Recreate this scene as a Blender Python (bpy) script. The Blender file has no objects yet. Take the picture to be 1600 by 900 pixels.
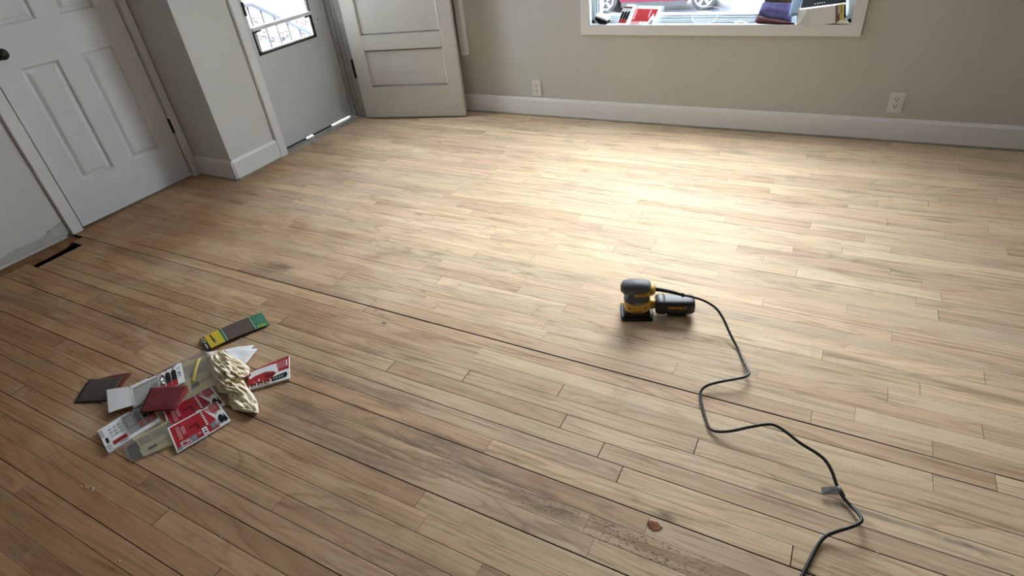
import bpy, bmesh, math, random
from mathutils import Vector, Matrix, noise as mnoise

S = bpy.context.scene
COL = S.collection
rnd = random.Random(7)
PI = math.pi

# ------------------------------------------------------------------ camera
CAMH = 1.45
FPX = 903.11
R0 = Vector((0.88103736, 0.46273147, -0.09824846))   # image right
R1 = Vector((0.1941546, -0.54311593, -0.81690212))   # image down
R2 = Vector((-0.43136663, 0.7006459, -0.56834687))   # view direction
cam_d = bpy.data.cameras.new('camera'); cam = bpy.data.objects.new('camera', cam_d); COL.objects.link(cam)
cam_d.sensor_width = 36.0; cam_d.lens = 36.0 * FPX / 1600.0; cam_d.clip_start = 0.05; cam_d.clip_end = 200
M = Matrix.Identity(4)
for i in range(3):
    M[i][0] = R0[i]; M[i][1] = -R1[i]; M[i][2] = -R2[i]
M[2][3] = CAMH
cam.matrix_world = M
S.camera = cam

# ------------------------------------------------------------------ sky, exposure
S.view_settings.view_transform = 'Standard'; S.view_settings.look = 'None'
S.view_settings.gamma = 1.0; S.view_settings.use_curve_mapping = False
S.view_settings.exposure = 1.08
W = bpy.data.worlds.new('overcast_sky'); S.world = W; W.use_nodes = True
nt = W.node_tree; bg = nt.nodes['Background']
tc = nt.nodes.new('ShaderNodeTexCoord'); nz = nt.nodes.new('ShaderNodeTexNoise'); nz.inputs['Scale'].default_value = 2.0
cr = nt.nodes.new('ShaderNodeValToRGB')
cr.color_ramp.elements[0].position = 0.3; cr.color_ramp.elements[0].color = (0.79, 0.905, 1.0, 1)
cr.color_ramp.elements[1].position = 0.7; cr.color_ramp.elements[1].color = (0.90, 0.96, 1.0, 1)
nt.links.new(tc.outputs['Generated'], nz.inputs['Vector']); nt.links.new(nz.outputs['Fac'], cr.inputs['Fac'])
nt.links.new(cr.outputs['Color'], bg.inputs['Color']); sxyz = nt.nodes.new('ShaderNodeSeparateXYZ'); nt.links.new(tc.outputs['Generated'], sxyz.inputs[0])
mx = nt.nodes.new('ShaderNodeMath'); mx.operation = 'MAXIMUM'; mx.inputs[1].default_value = 0.0; nt.links.new(sxyz.outputs[2], mx.inputs[0])
ma = nt.nodes.new('ShaderNodeMath'); ma.operation = 'MULTIPLY_ADD'; ma.inputs[1].default_value = 13.0; ma.inputs[2].default_value = 6.5   # overcast sky: the zenith three times the horizon
nt.links.new(mx.outputs[0], ma.inputs[0]); nt.links.new(ma.outputs[0], bg.inputs['Strength'])
S.cycles.use_denoising = True
S.cycles.max_bounces = 10; S.cycles.diffuse_bounces = 6; S.cycles.transparent_max_bounces = 16
S.cycles.sample_clamp_indirect = 8.0

def portal(name, loc, rot, sx, sy):
    l = bpy.data.lights.new(name, 'AREA'); l.shape = 'RECTANGLE'; l.size = sx; l.size_y = sy
    l.cycles.is_portal = True
    o = bpy.data.objects.new(name, l); COL.objects.link(o); o.location = loc; o.rotation_euler = rot
portal('window_daylight', (-0.78, 4.10, 1.40), (-PI / 2, 0, 0), 1.5, 1.48)
portal('door_daylight', (-3.66, 3.16, 1.28), (0, -PI / 2, 0), 1.24, 0.54)

# ------------------------------------------------------------------ helpers
def ray(px, py):
    return (R0 * ((px - 800) / FPX) + R1 * ((py - 450) / FPX) + R2)
def fl(px, py, z=0.0):
    d = ray(px, py); t = (z - CAMH) / d.z; return Vector((d.x * t, d.y * t, z))
def wy(px, py, Y):
    d = ray(px, py); t = Y / d.y; return Vector((d.x * t, Y, d.z * t + CAMH))

class MB:
    def __init__(s): s.v = []; s.f = []; s.m = []; s.sm = []
    def add(s, vs, fs, mi=0, smooth=False):
        o = len(s.v); s.v += [tuple(v) for v in vs]
        for f in fs: s.f.append(tuple(i + o for i in f)); s.m.append(mi); s.sm.append(smooth)
        return s
    def box(s, x0, y0, z0, x1, y1, z1, mi=0):
        v = [(x0, y0, z0), (x1, y0, z0), (x1, y1, z0), (x0, y1, z0), (x0, y0, z1), (x1, y0, z1), (x1, y1, z1), (x0, y1, z1)]
        return s.hexa(v, mi)
    def hexa(s, v, mi=0):
        return s.add(v, [(3, 2, 1, 0), (4, 5, 6, 7), (0, 1, 5, 4), (1, 2, 6, 5), (2, 3, 7, 6), (3, 0, 4, 7)], mi)
    def prism(s, poly, h0, h1, mi=0, axis='z'):
        n = len(poly)
        mk = {'z': lambda a, b, h: (a, b, h), 'y': lambda a, b, h: (a, h, b), 'x': lambda a, b, h: (h, a, b)}[axis]
        v = [mk(a, b, h0) for a, b in poly] + [mk(a, b, h1) for a, b in poly]
        return s.add(v, [tuple(range(n - 1, -1, -1)), tuple(range(n, 2 * n))] + [(i, (i + 1) % n, n + (i + 1) % n, n + i) for i in range(n)], mi)
    def loft(s, rings, mi=0, smooth=True, caps=True):
        n = len(rings[0]); v = [p for r in rings for p in r]; f = []
        for k in range(len(rings) - 1):
            for i in range(n):
                j = (i + 1) % n; f.append((k * n + i, k * n + j, (k + 1) * n + j, (k + 1) * n + i))
        s.add(v, f, mi, smooth)
        if caps:
            s.add(rings[0], [tuple(range(n - 1, -1, -1))], mi); s.add(rings[-1], [tuple(range(n))], mi)
        return s
    def tube(s, pts, r, n=10, mi=0, caps=True):
        pts = [Vector(p) for p in pts]; rings = []
        up = Vector((0, 0, 1))
        for i, p in enumerate(pts):
            t = (pts[min(i + 1, len(pts) - 1)] - pts[max(i - 1, 0)]).normalized()
            a = t.cross(up)
            if a.length < 1e-4: a = t.cross(Vector((1, 0, 0)))
            a.normalize(); b = t.cross(a).normalized()
            rr = r[i] if isinstance(r, (list, tuple)) else r
            rings.append([p + a * (rr * math.cos(2 * PI * k / n)) + b * (rr * math.sin(2 * PI * k / n)) for k in range(n)])
        return s.loft(rings, mi, True, caps)
    def disc(s, c, r, h, axis='y', n=20, mi=0):
        poly = [(math.cos(2 * PI * k / n) * r, math.sin(2 * PI * k / n) * r) for k in range(n)]
        c = Vector(c)
        if axis == 'y': A = [(c.x + a, c.z + b) for a, b in poly]; return s.prism(A, c.y, c.y + h, mi, 'y')
        if axis == 'x': A = [(c.y + a, c.z + b) for a, b in poly]; return s.prism(A, c.x, c.x + h, mi, 'x')
        A = [(c.x + a, c.y + b) for a, b in poly]; return s.prism(A, c.z, c.z + h, mi, 'z')
    def grid(s, fn, nu, nv, mi=0, smooth=True):
        v = [fn(i / nu, j / nv) for j in range(nv + 1) for i in range(nu + 1)]
        f = [(j * (nu + 1) + i, j * (nu + 1) + i + 1, (j + 1) * (nu + 1) + i + 1, (j + 1) * (nu + 1) + i) for j in range(nv) for i in range(nu)]
        return s.add(v, f, mi, smooth)
    def build(s, name, mats, parent=None, bevel=0, seg=2, thick=0, local=False):
        me = bpy.data.meshes.new(name)
        off = Vector((0, 0, 0))
        if parent is not None and not local: off = Vector(parent.get('_o', (0, 0, 0)))
        me.from_pydata([tuple(Vector(v) - off) for v in s.v], [], s.f)
        if not isinstance(mats, (list, tuple)): mats = [mats]
        for m in mats: me.materials.append(m)
        for p, mi, sm in zip(me.polygons, s.m, s.sm): p.material_index = mi; p.use_smooth = sm
        bm = bmesh.new(); bm.from_mesh(me)
        bmesh.ops.remove_doubles(bm, verts=bm.verts, dist=1e-6)
        bmesh.ops.recalc_face_normals(bm, faces=bm.faces)
        if thick: bmesh.ops.solidify(bm, geom=bm.faces[:], thickness=thick)
        if bevel:
            es = [e for e in bm.edges if len(e.link_faces) == 2 and e.calc_face_angle(0) > 0.6]
            bmesh.ops.bevel(bm, geom=es, offset=bevel, segments=seg, affect='EDGES', clamp_overlap=True)
        bm.to_mesh(me); bm.free()
        o = bpy.data.objects.new(name, me); COL.objects.link(o)
        if parent is not None:
            o.parent = parent; o['_o'] = tuple(off)
        return o

def catmull(P, n=8):
    P = [Vector(p) for p in P]; Q = [P[0] * 2 - P[1]] + P + [P[-1] * 2 - P[-2]]; out = []
    for i in range(1, len(Q) - 2):
        a, b, c, d = Q[i - 1:i + 3]
        for k in range(n):
            t = k / n
            out.append(0.5 * ((2 * b) + (c - a) * t + (2 * a - 5 * b + 4 * c - d) * t * t + (3 * b - a - 3 * c + d) * t ** 3))
    out.append(P[-1]); return out

def tag(o, label, cat, kind=None, group=None):
    o['label'] = label; o['category'] = cat
    if kind: o['kind'] = kind
    if group: o['group'] = group
    return o
def thing(name, label, cat, loc=(0, 0, 0), rz=0, kind=None, group=None):
    o = bpy.data.objects.new(name, None); COL.objects.link(o); o.empty_display_size = 0.05
    o.location = loc; o.rotation_euler = (0, 0, rz); o['_o'] = tuple(loc)
    return tag(o, label, cat, kind, group)

# ------------------------------------------------------------------ materials
MATS = {}
def mat(name, c, rough=0.6, metal=0.0, var=0.06, scale=9.0, spec=0.4, bump=0.0, bscale=60, coat=0.0):
    if name in MATS: return MATS[name]
    m = bpy.data.materials.new(name); m.use_nodes = True; n = m.node_tree; b = n.nodes['Principled BSDF']
    t = n.nodes.new('ShaderNodeTexCoord'); z = n.nodes.new('ShaderNodeTexNoise'); z.inputs['Scale'].default_value = scale; z.inputs['Detail'].default_value = 5
    r = n.nodes.new('ShaderNodeValToRGB')
    r.color_ramp.elements[0].position = 0.3; r.color_ramp.elements[1].position = 0.7
    r.color_ramp.elements[0].color = tuple(max(0, x * (1 - var)) for x in c) + (1,)
    r.color_ramp.elements[1].color = tuple(min(1, x * (1 + var)) for x in c) + (1,)
    n.links.new(t.outputs['Object'], z.inputs['Vector']); n.links.new(z.outputs['Fac'], r.inputs['Fac']); n.links.new(r.outputs['Color'], b.inputs['Base Color'])
    b.inputs['Roughness'].default_value = rough; b.inputs['Metallic'].default_value = metal
    b.inputs['Specular IOR Level'].default_value = spec; b.inputs['Coat Weight'].default_value = coat
    if bump:
        z2 = n.nodes.new('ShaderNodeTexNoise'); z2.inputs['Scale'].default_value = bscale; z2.inputs['Detail'].default_value = 4
        bp = n.nodes.new('ShaderNodeBump'); bp.inputs['Strength'].default_value = bump; bp.inputs['Distance'].default_value = 0.002
        n.links.new(t.outputs['Object'], z2.inputs['Vector']); n.links.new(z2.outputs['Fac'], bp.inputs['Height']); n.links.new(bp.outputs['Normal'], b.inputs['Normal'])
    MATS[name] = m; return m
def glassy(name, tint=(1, 1, 1), gloss=0.05, haze=0.0, hazec=(0.8, 0.8, 0.8), rough=0.03):
    m = bpy.data.materials.new(name); m.use_nodes = True; n = m.node_tree; out = n.nodes['Material Output']; n.nodes.remove(n.nodes['Principled BSDF'])
    t = n.nodes.new('ShaderNodeBsdfTransparent'); t.inputs['Color'].default_value = tint + (1,)
    g = n.nodes.new('ShaderNodeBsdfGlossy'); g.inputs['Roughness'].default_value = rough
    fr = n.nodes.new('ShaderNodeLayerWeight'); fr.inputs['Blend'].default_value = 0.25
    mu = n.nodes.new('ShaderNodeMath'); mu.operation = 'MULTIPLY_ADD'; mu.inputs[1].default_value = 0.5; mu.inputs[2].default_value = gloss
    x = n.nodes.new('ShaderNodeMixShader')
    n.links.new(fr.outputs['Fresnel'], mu.inputs[0]); n.links.new(mu.outputs[0], x.inputs[0]); n.links.new(t.outputs[0], x.inputs[1]); n.links.new(g.outputs[0], x.inputs[2])
    last = x
    if haze:
        d = n.nodes.new('ShaderNodeBsdfDiffuse'); d.inputs['Color'].default_value = hazec + (1,)
        y = n.nodes.new('ShaderNodeMixShader'); y.inputs[0].default_value = haze
        n.links.new(x.outputs[0], y.inputs[1]); n.links.new(d.outputs[0], y.inputs[2]); last = y
    n.links.new(last.outputs[0], out.inputs['Surface']); MATS[name] = m; return m

M_WALL_SHADED = mat('wall_paint_shaded', (0.565, 0.555, 0.51), 0.7, var=0.02, scale=2.5, bump=0.12, bscale=220)  # the one house paint, toned darker for the wall away from daylight
M_WALL_LIT = mat('wall_paint_lit', (0.65, 0.655, 0.625), 0.7, var=0.02, scale=2.5, bump=0.12, bscale=220)  # same house paint with the daylight put into its colour
M_CEIL = mat('ceiling_paint', (0.50, 0.49, 0.47), 0.85, var=0.02)  # ceiling out of view, toned down to cut bounce light
M_REAR = mat('rear_wall_paint', (0.26, 0.235, 0.21), 0.8, var=0.05)  # unseen walls, painted dark to cut bounce light
M_TRIM = mat('trim_white', (0.80, 0.80, 0.79), 0.38, var=0.02, scale=5, bump=0.05, bscale=40)
M_DOOR = mat('door_white', (0.735, 0.765, 0.785), 0.42, var=0.02, scale=4, bump=0.08, bscale=180)
M_STORM = mat('storm_door_grey', (0.66, 0.69, 0.69), 0.5, var=0.03, scale=4)
M_OLD = mat('old_door_paint', (0.62, 0.60, 0.55), 0.45, var=0.04, scale=6, bump=0.1, bscale=50)
M_LEDGE = mat('dark_ledge', (0.20, 0.19, 0.165), 0.7, var=0.3, scale=14)  # dark colour for the top and bottom bevels of the panels
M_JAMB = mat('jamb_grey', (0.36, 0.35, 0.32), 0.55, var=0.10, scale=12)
M_SHOE = mat('shoe_mould', (0.33, 0.30, 0.24), 0.6, var=0.15, scale=20)
M_BLACK = mat('black_metal', (0.012, 0.011, 0.010), 0.4, var=0.2)
M_BRONZE = mat('dark_bronze', (0.03, 0.024, 0.018), 0.4, metal=0.6, var=0.2)
M_DARK = mat('dark_gap', (0.015, 0.012, 0.01), 0.9, var=0.2)
M_ALU = mat('window_aluminium', (0.55, 0.57, 0.58), 0.4, metal=0.3, var=0.05)
M_VINYL = mat('white_vinyl', (0.82, 0.84, 0.85), 0.35, var=0.02)
M_SUB = mat('bare_subfloor', (0.25, 0.115, 0.048), 0.8, var=0.35, scale=18)
M_PATCH = mat('bare_plaster', (0.50, 0.49, 0.44), 0.85, var=0.12, scale=15)
M_GLASS = glassy('window_glass')
M_SNOW = mat('snow', (0.66, 0.71, 0.78), 0.8, var=0.05, scale=1.2)

def floor_mat():
    m = bpy.data.materials.new('sanded_oak'); m.use_nodes = True; n = m.node_tree; L = n.links.new; b = n.nodes['Principled BSDF']
    N = n.nodes.new
    def math_(op, a, c=None, d=None, clamp=False):
        k = N('ShaderNodeMath'); k.operation = op; k.use_clamp = clamp
        for i, x in enumerate((a, c, d)):
            if x is None: continue
            if isinstance(x, (int, float)): k.inputs[i].default_value = x
            else: L(x, k.inputs[i])
        return k.outputs[0]
    def noise(vec, sc, det=4, rough=0.55, dist=0.0):
        k = N('ShaderNodeTexNoise'); k.inputs['Scale'].default_value = sc; k.inputs['Detail'].default_value = det; k.inputs['Roughness'].default_value = rough; k.inputs['Distortion'].default_value = dist
        L(vec, k.inputs['Vector']); return k.outputs['Fac']
    def ramp(x, stops):
        k = N('ShaderNodeValToRGB'); e = k.color_ramp.elements
        e[0].position = stops[0][0]; e[0].color = tuple(stops[0][1]) + (1,)
        e[1].position = stops[-1][0]; e[1].color = tuple(stops[-1][1]) + (1,)
        for p, c in stops[1:-1]: q = e.new(p); q.color = tuple(c) + (1,)
        L(x, k.inputs['Fac']); return k.outputs['Color']
    def mix(f, a, c, mode='MIX'):
        k = N('ShaderNodeMix'); k.data_type = 'RGBA'; k.blend_type = mode
        if isinstance(f, (int, float)): k.inputs[0].default_value = f
        else: L(f, k.inputs[0])
        for i, x in ((6, a), (7, c)):
            if isinstance(x, tuple): k.inputs[i].default_value = x + (1,)
            else: L(x, k.inputs[i])
        return k.outputs[2]
    def vmath(op, a, c):
        k = N('ShaderNodeVectorMath'); k.operation = op
        for i, x in enumerate((a, c)):
            if isinstance(x, tuple): k.inputs[i].default_value = x
            else: L(x, k.inputs[i])
        return k.outputs[0], k.outputs[1]
    geo = N('ShaderNodeNewGeometry'); pos = geo.outputs['Position']
    at = N('ShaderNodeAttribute'); at.attribute_name = 'tint'; tint = at.outputs['Color']
    sp = N('ShaderNodeSeparateColor'); L(tint, sp.inputs[0]); r1, r2, r3 = sp.outputs[0], sp.outputs[1], sp.outputs[2]
    off = vmath('MULTIPLY', at.outputs['Vector'], (41.0, 23.0, 17.0))[0]
    vec = vmath('ADD', pos, off)[0]
    va = vmath('MULTIPLY', vec, (2.0, 19.0, 1.0))[0]
    vb = vmath('MULTIPLY', vec, (7.0, 190.0, 1.0))[0]
    vc = vmath('MULTIPLY', vec, (0.9, 9.0, 1.0))[0]
    # plank base colours
    base = ramp(r1, [(0.0, (0.715, 0.54, 0.355)), (0.2, (0.745, 0.585, 0.39)), (0.4, (0.69, 0.50, 0.345)), (0.6, (0.745, 0.595, 0.40)), (0.8, (0.685, 0.525, 0.375)), (1.0, (0.655, 0.47, 0.305))])
    bright = math_('MULTIPLY_ADD', r2, 0.20, 0.90)
    # cathedral grain: distorted bands
    wv = N('ShaderNodeTexWave'); wv.wave_type = 'BANDS'; wv.bands_direction = 'Y'; wv.inputs['Scale'].default_value = 0.9; wv.inputs['Distortion'].default_value = 9.0; wv.inputs['Detail'].default_value = 2.5; wv.inputs['Detail Scale'].default_value = 0.9
    L(va, wv.inputs['Vector'])
    g1 = noise(va, 1.0, 6, 0.62, 1.3); g2 = noise(vb, 1.0, 3, 0.6); g3 = noise(vc, 1.0, 3, 0.5, 0.5)
    grain = math_('ADD', math_('MULTIPLY', g1, 0.74), math_('ADD', math_('MULTIPLY', g2, 0.16), math_('MULTIPLY', wv.outputs['Fac'], 0.10)))
    gcol = ramp(grain, [(0.30, (0.56, 0.49, 0.43)), (0.46, (0.92, 0.90, 0.88)), (0.72, (1.08, 1.07, 1.05))])
    col = mix(1.0, base, gcol, 'MULTIPLY')
    # growth rings: contour lines of a stretched noise
    ring = noise(vmath('MULTIPLY', vec, (0.75, 8.5, 1.0))[0], 1.0, 2, 0.45, 0.9)
    rf = math_('FRACT', math_('MULTIPLY', ring, 11.0))
    rcol = ramp(rf, [(0.0, (0.60, 0.53, 0.47)), (0.16, (0.86, 0.83, 0.80)), (0.45, (1.0, 1.0, 1.0)), (0.9, (1.02, 1.02, 1.02)), (1.0, (0.70, 0.64, 0.58))])
    col = mix(math_('MULTIPLY_ADD', r3, 0.62, 0.08), col, mix(1.0, col, rcol, 'MULTIPLY'))
    # dark mineral streaks
    st = ramp(g3, [(0.54, (0, 0, 0)), (0.74, (1, 1, 1))])
    stb = math_('MULTIPLY', st, math_('MULTIPLY_ADD', r3, 0.75, 0.05))
    col = mix(stb, col, mix(1.0, col, (0.50, 0.46, 0.44), 'MULTIPLY'))
    # old finish, grime and painted-in light falloff: browner left and near, broken up by noise
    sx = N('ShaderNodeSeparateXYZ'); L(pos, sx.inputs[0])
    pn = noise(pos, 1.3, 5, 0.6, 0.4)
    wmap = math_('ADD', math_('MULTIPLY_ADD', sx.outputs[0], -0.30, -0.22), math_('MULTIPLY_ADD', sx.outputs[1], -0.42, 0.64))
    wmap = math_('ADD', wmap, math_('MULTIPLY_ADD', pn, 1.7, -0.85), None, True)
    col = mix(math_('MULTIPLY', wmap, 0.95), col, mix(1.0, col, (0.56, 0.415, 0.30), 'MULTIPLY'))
    # blotches (grey and red brown)
    vd = vmath('MULTIPLY', pos, (1.0, 2.2, 1.0))[0]
    bl = noise(vd, 3.2, 6, 0.62, 0.8)
    blm = ramp(bl, [(0.57, (0, 0, 0)), (0.72, (1, 1, 1))])
    col = mix(math_('MULTIPLY', blm, 0.42), col, (0.25, 0.195, 0.15))
    rb = noise(vmath('ADD', vd, (13.1, 4.2, 0.0))[0], 2.3, 5, 0.6, 0.6)
    rbm = ramp(rb, [(0.56, (0, 0, 0)), (0.74, (1, 1, 1))])
    col = mix(math_('MULTIPLY', rbm, 0.22), col, (0.40, 0.22, 0.12))
    # pale sanding dust
    du = ramp(noise(vmath('ADD', pos, (3.3, 9.2, 0.0))[0], 2.6, 7, 0.7, 1.6), [(0.58, (0, 0, 0)), (0.76, (1, 1, 1))])
    col = mix(math_('MULTIPLY', du, 0.36), col, (0.60, 0.53, 0.45))
    # named dark stains  (x, y, rx, ry, strength)
    stn = noise(vmath('MULTIPLY', pos, (5.0, 34.0, 1.0))[0], 1.0, 5, 0.65, 1.0)
    for (cx, cy, rx, ry, k) in STAINS:
        d = vmath('MULTIPLY', vmath('SUBTRACT', pos, (cx, cy, 0.0))[0], (1.0 / rx, 1.0 / ry, 0.0))[0]
        ln = vmath('LENGTH', d, (0, 0, 0))[1]
        f = math_('SUBTRACT', math_('MULTIPLY_ADD', stn, 3.0, -0.55), ln, None, True)
        col = mix(math_('MULTIPLY', f, k), col, (0.10, 0.085, 0.075))
    # open pores / leftover finish specks on a few boards
    pk = N('ShaderNodeTexVoronoi'); pk.inputs['Scale'].default_value = 1.0; L(vmath('MULTIPLY', vec, (70.0, 170.0, 1.0))[0], pk.inputs['Vector'])
    pm = ramp(pk.outputs['Distance'], [(0.26, (1, 1, 1)), (0.44, (0, 0, 0))])
    pmask = math_('MULTIPLY', math_('GREATER_THAN', r3, 0.93), math_('MULTIPLY', pm, ramp(g3, [(0.42, (0, 0, 0)), (0.6, (1, 1, 1))])))
    pmask = math_('MULTIPLY', pmask, ramp(noise(vmath('MULTIPLY', vec, (9.0, 55.0, 1.0))[0], 1.0, 4, 0.6), [(0.42, (0, 0, 0)), (0.58, (1, 1, 1))]))
    px_ = math_('SUBTRACT', 1.0, math_('ABSOLUTE', math_('MULTIPLY_ADD', sx.outputs[0], 1.7, 0.75)), None, True)
    pmask = math_('MULTIPLY', pmask, math_('MULTIPLY', px_, 2.0, None, True))
    col = mix(math_('MULTIPLY', pmask, 0.8), col, (0.13, 0.095, 0.06))
    k = N('ShaderNodeMix'); k.data_type = 'RGBA'; k.blend_type = 'MULTIPLY'; k.inputs[0].default_value = 1.0
    L(col, k.inputs[6]); cb = N('ShaderNodeCombineColor'); [L(bright, cb.inputs[i]) for i in range(3)]; L(cb.outputs[0], k.inputs[7])
    L(k.outputs[2], b.inputs['Base Color'])
    b.inputs['Roughness'].default_value = 0.5; b.inputs['Specular IOR Level'].default_value = 0.20
    rr = N('ShaderNodeMapRange'); L(pn, rr.inputs[0]); rr.inputs[1].default_value = 0.3; rr.inputs[2].default_value = 0.7; rr.inputs[3].default_value = 0.58; rr.inputs[4].default_value = 0.70
    L(rr.outputs[0], b.inputs['Roughness'])
    bp = N('ShaderNodeBump'); bp.inputs['Strength'].default_value = 0.25; bp.inputs['Distance'].default_value = 0.0015
    L(grain, bp.inputs['Height']); L(bp.outputs['Normal'], b.inputs['Normal'])
    return m

STAINS = []
for (px, py, rx, ry, k) in [(440, 415, .10, .035, .55), (1040, 805, .045, .02, .8), (655, 335, .05, .012, .7), (585, 312, .05, .018, .5), (1150, 237, .14, .05, .45),
                            (200, 500, .20, .05, .45), (640, 690, .22, .02, .5), (560, 720, .30, .03, .35), (1470, 345, .12, .018, .6), (600, 505, .016, .010, .9),
                            (600, 618, .26, .05, .5), (880, 800, .06, .02, .5), (500, 590, .30, .04, .55), (470, 640, .22, .05, .45), (690, 690, .25, .03, .6), (760, 740, .30, .04, .5), (430, 420, .14, .04, .6), (540, 790, .22, .03, .35), (300, 590, .25, .05, .3), (1380, 810, .26, .012, .6), (1500, 850, .14, .010, .6), (1230, 690, .06, .02, .3)]:
    p = fl(px, py); STAINS.append((p.x, p.y, rx, ry, k))
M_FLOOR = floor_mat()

# ------------------------------------------------------------------ room dimensions
XD = -3.873      # left wall plane (closet door side)
XB = -3.475      # front-door wall plane (bump-out)
YC = 2.29        # corner of the bump-out
YW = 3.895       # window wall plane
XR, YB, ZC = 3.4, -4.2, 2.44
RW = 0.0625      # floor strip width
Y0 = 1.45

# ------------------------------------------------------------------ floor
hx0, hx1, hy0, hy1 = -3.778, -3.672, 1.075, 1.325
b = MB()
b.box(XD - 0.2, YB - 0.1, -0.06, XR + 0.1, hy0, -0.022); b.box(XD - 0.2, hy1, -0.06, XR + 0.1, YW + 0.1, -0.022)
b.box(XD - 0.2, hy0, -0.06, hx0, hy1, -0.022); b.box(hx1, hy0, -0.06, XR + 0.1, hy1, -0.022)
floor = tag(b.build('floor', mat('dark_subfloor', (0.015, 0.010, 0.007), .95, var=.3)), 'sanded oak strip floor with narrow boards and open seams', 'floor', 'structure')
v = MB(); v.box(hx0 - .004, hy0 - .004, -0.30, hx1 + .004, hy1 + .004, -0.29)
v.box(hx0 - .004, hy0, -0.29, hx0, hy1, -0.022); v.box(hx1, hy0, -0.29, hx1 + .004, hy1, -0.022)
v.box(hx0, hy0 - .004, -0.29, hx1, hy0, -0.022); v.box(hx0, hy1, -0.29, hx1, hy1 + .004, -0.022)
vo = v.build('vent_shaft', M_DARK, floor); vo['label'] = 'dark rectangular vent hole cut in the boards'

BUTTS = {-1: [.583, -1.64], -5: [-1.30, -.584, -2.49], -6: [-.431], -7: [-.349, -3.02], -8: [.124, -3.02 + .9], -18: [-1.55, -2.55], 4: [.417, -2.135], 3: [.328],
         5: [.131], 6: [.597], -4: [-1.0, -.172, -2.49 + .55], 2: [.57], 0: [.123, .441, -1.64], -2: [.437], -3: [-.649], 1: [-1.91], 26: [.489], 22: [.318], 13: [-.007, .502],
         11: [.486, -1.06], 17: [.15], 14: [-.627], 12: [-.789, -1.83], -12: [-2.81], -16: [-2.65], -19: [-1.236]}
def row_start(y):
    if y > YC + 0.01: return XB - 0.005 if y < 2.75 else -3.452
    if hy0 - .01 < y < hy1 - .01: return hx1
    if y < 1.375: return hx0
    return XD - 0.06
DARKJ = {-5: .0008, -6: .0010, -7: .0013, -9: .0017, -12: .0017, -14: .0008, -16: .0008, -17: .0013, -20: .0012}
def gap(r, x, side):
    """half width of the open joint between row r and r+1 at x"""
    if r == -1: return max(.0004, min(.0033, .0004 + (x + 3.3) * .004)) if x < .25 else (.0010 if x < .583 else .0022)
    if r == -2: return max(.0003, min(.0019, .0019 - (x + 3.2) * .0022)) if x < .2 else (.0016 if x < .583 else .0003)
    if r in DARKJ: return DARKJ[r]
    if r < -3: return .0003 + .0005 * ((r * 7) % 3 == 0)
    return .00004 + .00025 * ((r * 5) % 4 == 0)
planks = []
rr_ = random.Random(31)
row = math.floor((YB - Y0) / RW)
while True:
    ya = Y0 + RW * row
    if ya > YW - 0.03: break
    yb = min(ya + RW, YW - 0.012)
    xs = row_start((ya + yb) / 2)
    fixed = sorted(x for x in BUTTS.get(row, []) if x > xs + .1)
    cuts = [xs]; x = xs + (rr_.uniform(.15, .9) if ya > 1.5 else rr_.uniform(.3, 1.9))
    while x < XR:
        near = [f for f in fixed if abs(f - x) < (.32 if ya > 1.5 else .85)]
        if not near: cuts.append(x)
        x += rr_.uniform(.45, 1.25) if ya > 1.5 else rr_.uniform(1.0, 2.3)
    cuts = sorted(cuts + fixed) + [XR]
    for a, c in zip(cuts[:-1], cuts[1:]):
        planks.append((row, ya, yb, a, c, a in fixed, c in fixed))
    row += 1
def pix(p):
    q = Vector(p) - Vector((0, 0, CAMH)); d = q.dot(R2)
    if d < 0.2: return None
    return 800 + FPX * q.dot(R0) / d, 450 + FPX * q.dot(R1) / d
def seen_area(pk):
    r, ya, yb, a, c = pk[:5]; n = 8; s = 0; w = 0
    for i in range(n):
        xa = a + (c - a) * i / n; xc = a + (c - a) * (i + 1) / n
        P = [pix((xa, ya, 0)), pix((xc, ya, 0)), pix((xc, yb, 0)), pix((xa, yb, 0))]
        if any(q is None for q in P): continue
        mx = sum(q[0] for q in P) / 4; my = sum(q[1] for q in P) / 4
        if 0 <= mx <= 1600 and 0 <= my <= 900:
            s += abs(sum(P[j][0] * P[(j + 1) % 4][1] - P[(j + 1) % 4][0] * P[j][1] for j in range(4))) / 2
    return s
areas = [seen_area(p) for p in planks]
order = sorted(range(len(planks)), key=lambda i: -areas[i])
single = set(i for i in order[:298] if areas[i] > 60)
M_SEAM = mat('dark_board_edge', (0.022, 0.014, 0.009), .95, var=.3, spec=.1)  # near-black board sides, so open joints read dark
def plank_mb(mb, pk, rg):
    r, ya, yb, a, c, fa, fc = pk
    ea = .0011 if fa and r < -2 else (.0005 if fa else .0003); ec = .0011 if fc and r < -2 else (.0005 if fc else .0003)
    x0, x1 = a + ea, c - ec
    l0, l1 = gap(r - 1, x0, 0), gap(r - 1, x1, 0); h0, h1 = gap(r, x0, 1), gap(r, x1, 1)
    dz = rg.uniform(-.0003, .0003); zt = dz; e = .0004 if r < 0 else .00015
    bt = [(x0, ya + l0, -.022), (x1, ya + l1, -.022), (x1, yb - h1, -.022), (x0, yb - h0, -.022)]
    md = [(p[0], p[1], zt - e) for p in bt]
    tp = [(x0 + e, ya + l0 + e, zt), (x1 - e, ya + l1 + e, zt), (x1 - e, yb - h1 - e, zt), (x0 + e, yb - h0 - e, zt)]
    vs = bt + md + tp
    fs = [(3, 2, 1, 0), (8, 9, 10, 11)]
    for k in (0, 4): fs += [(k + i, k + (i + 1) % 4, k + 4 + (i + 1) % 4, k + 4 + i) for i in range(4)]
    o = len(mb.v); mb.v += vs
    for q, f in enumerate(fs): mb.f.append(tuple(i + o for i in f)); mb.m.append(1 if 2 <= q < 6 else 0)
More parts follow.
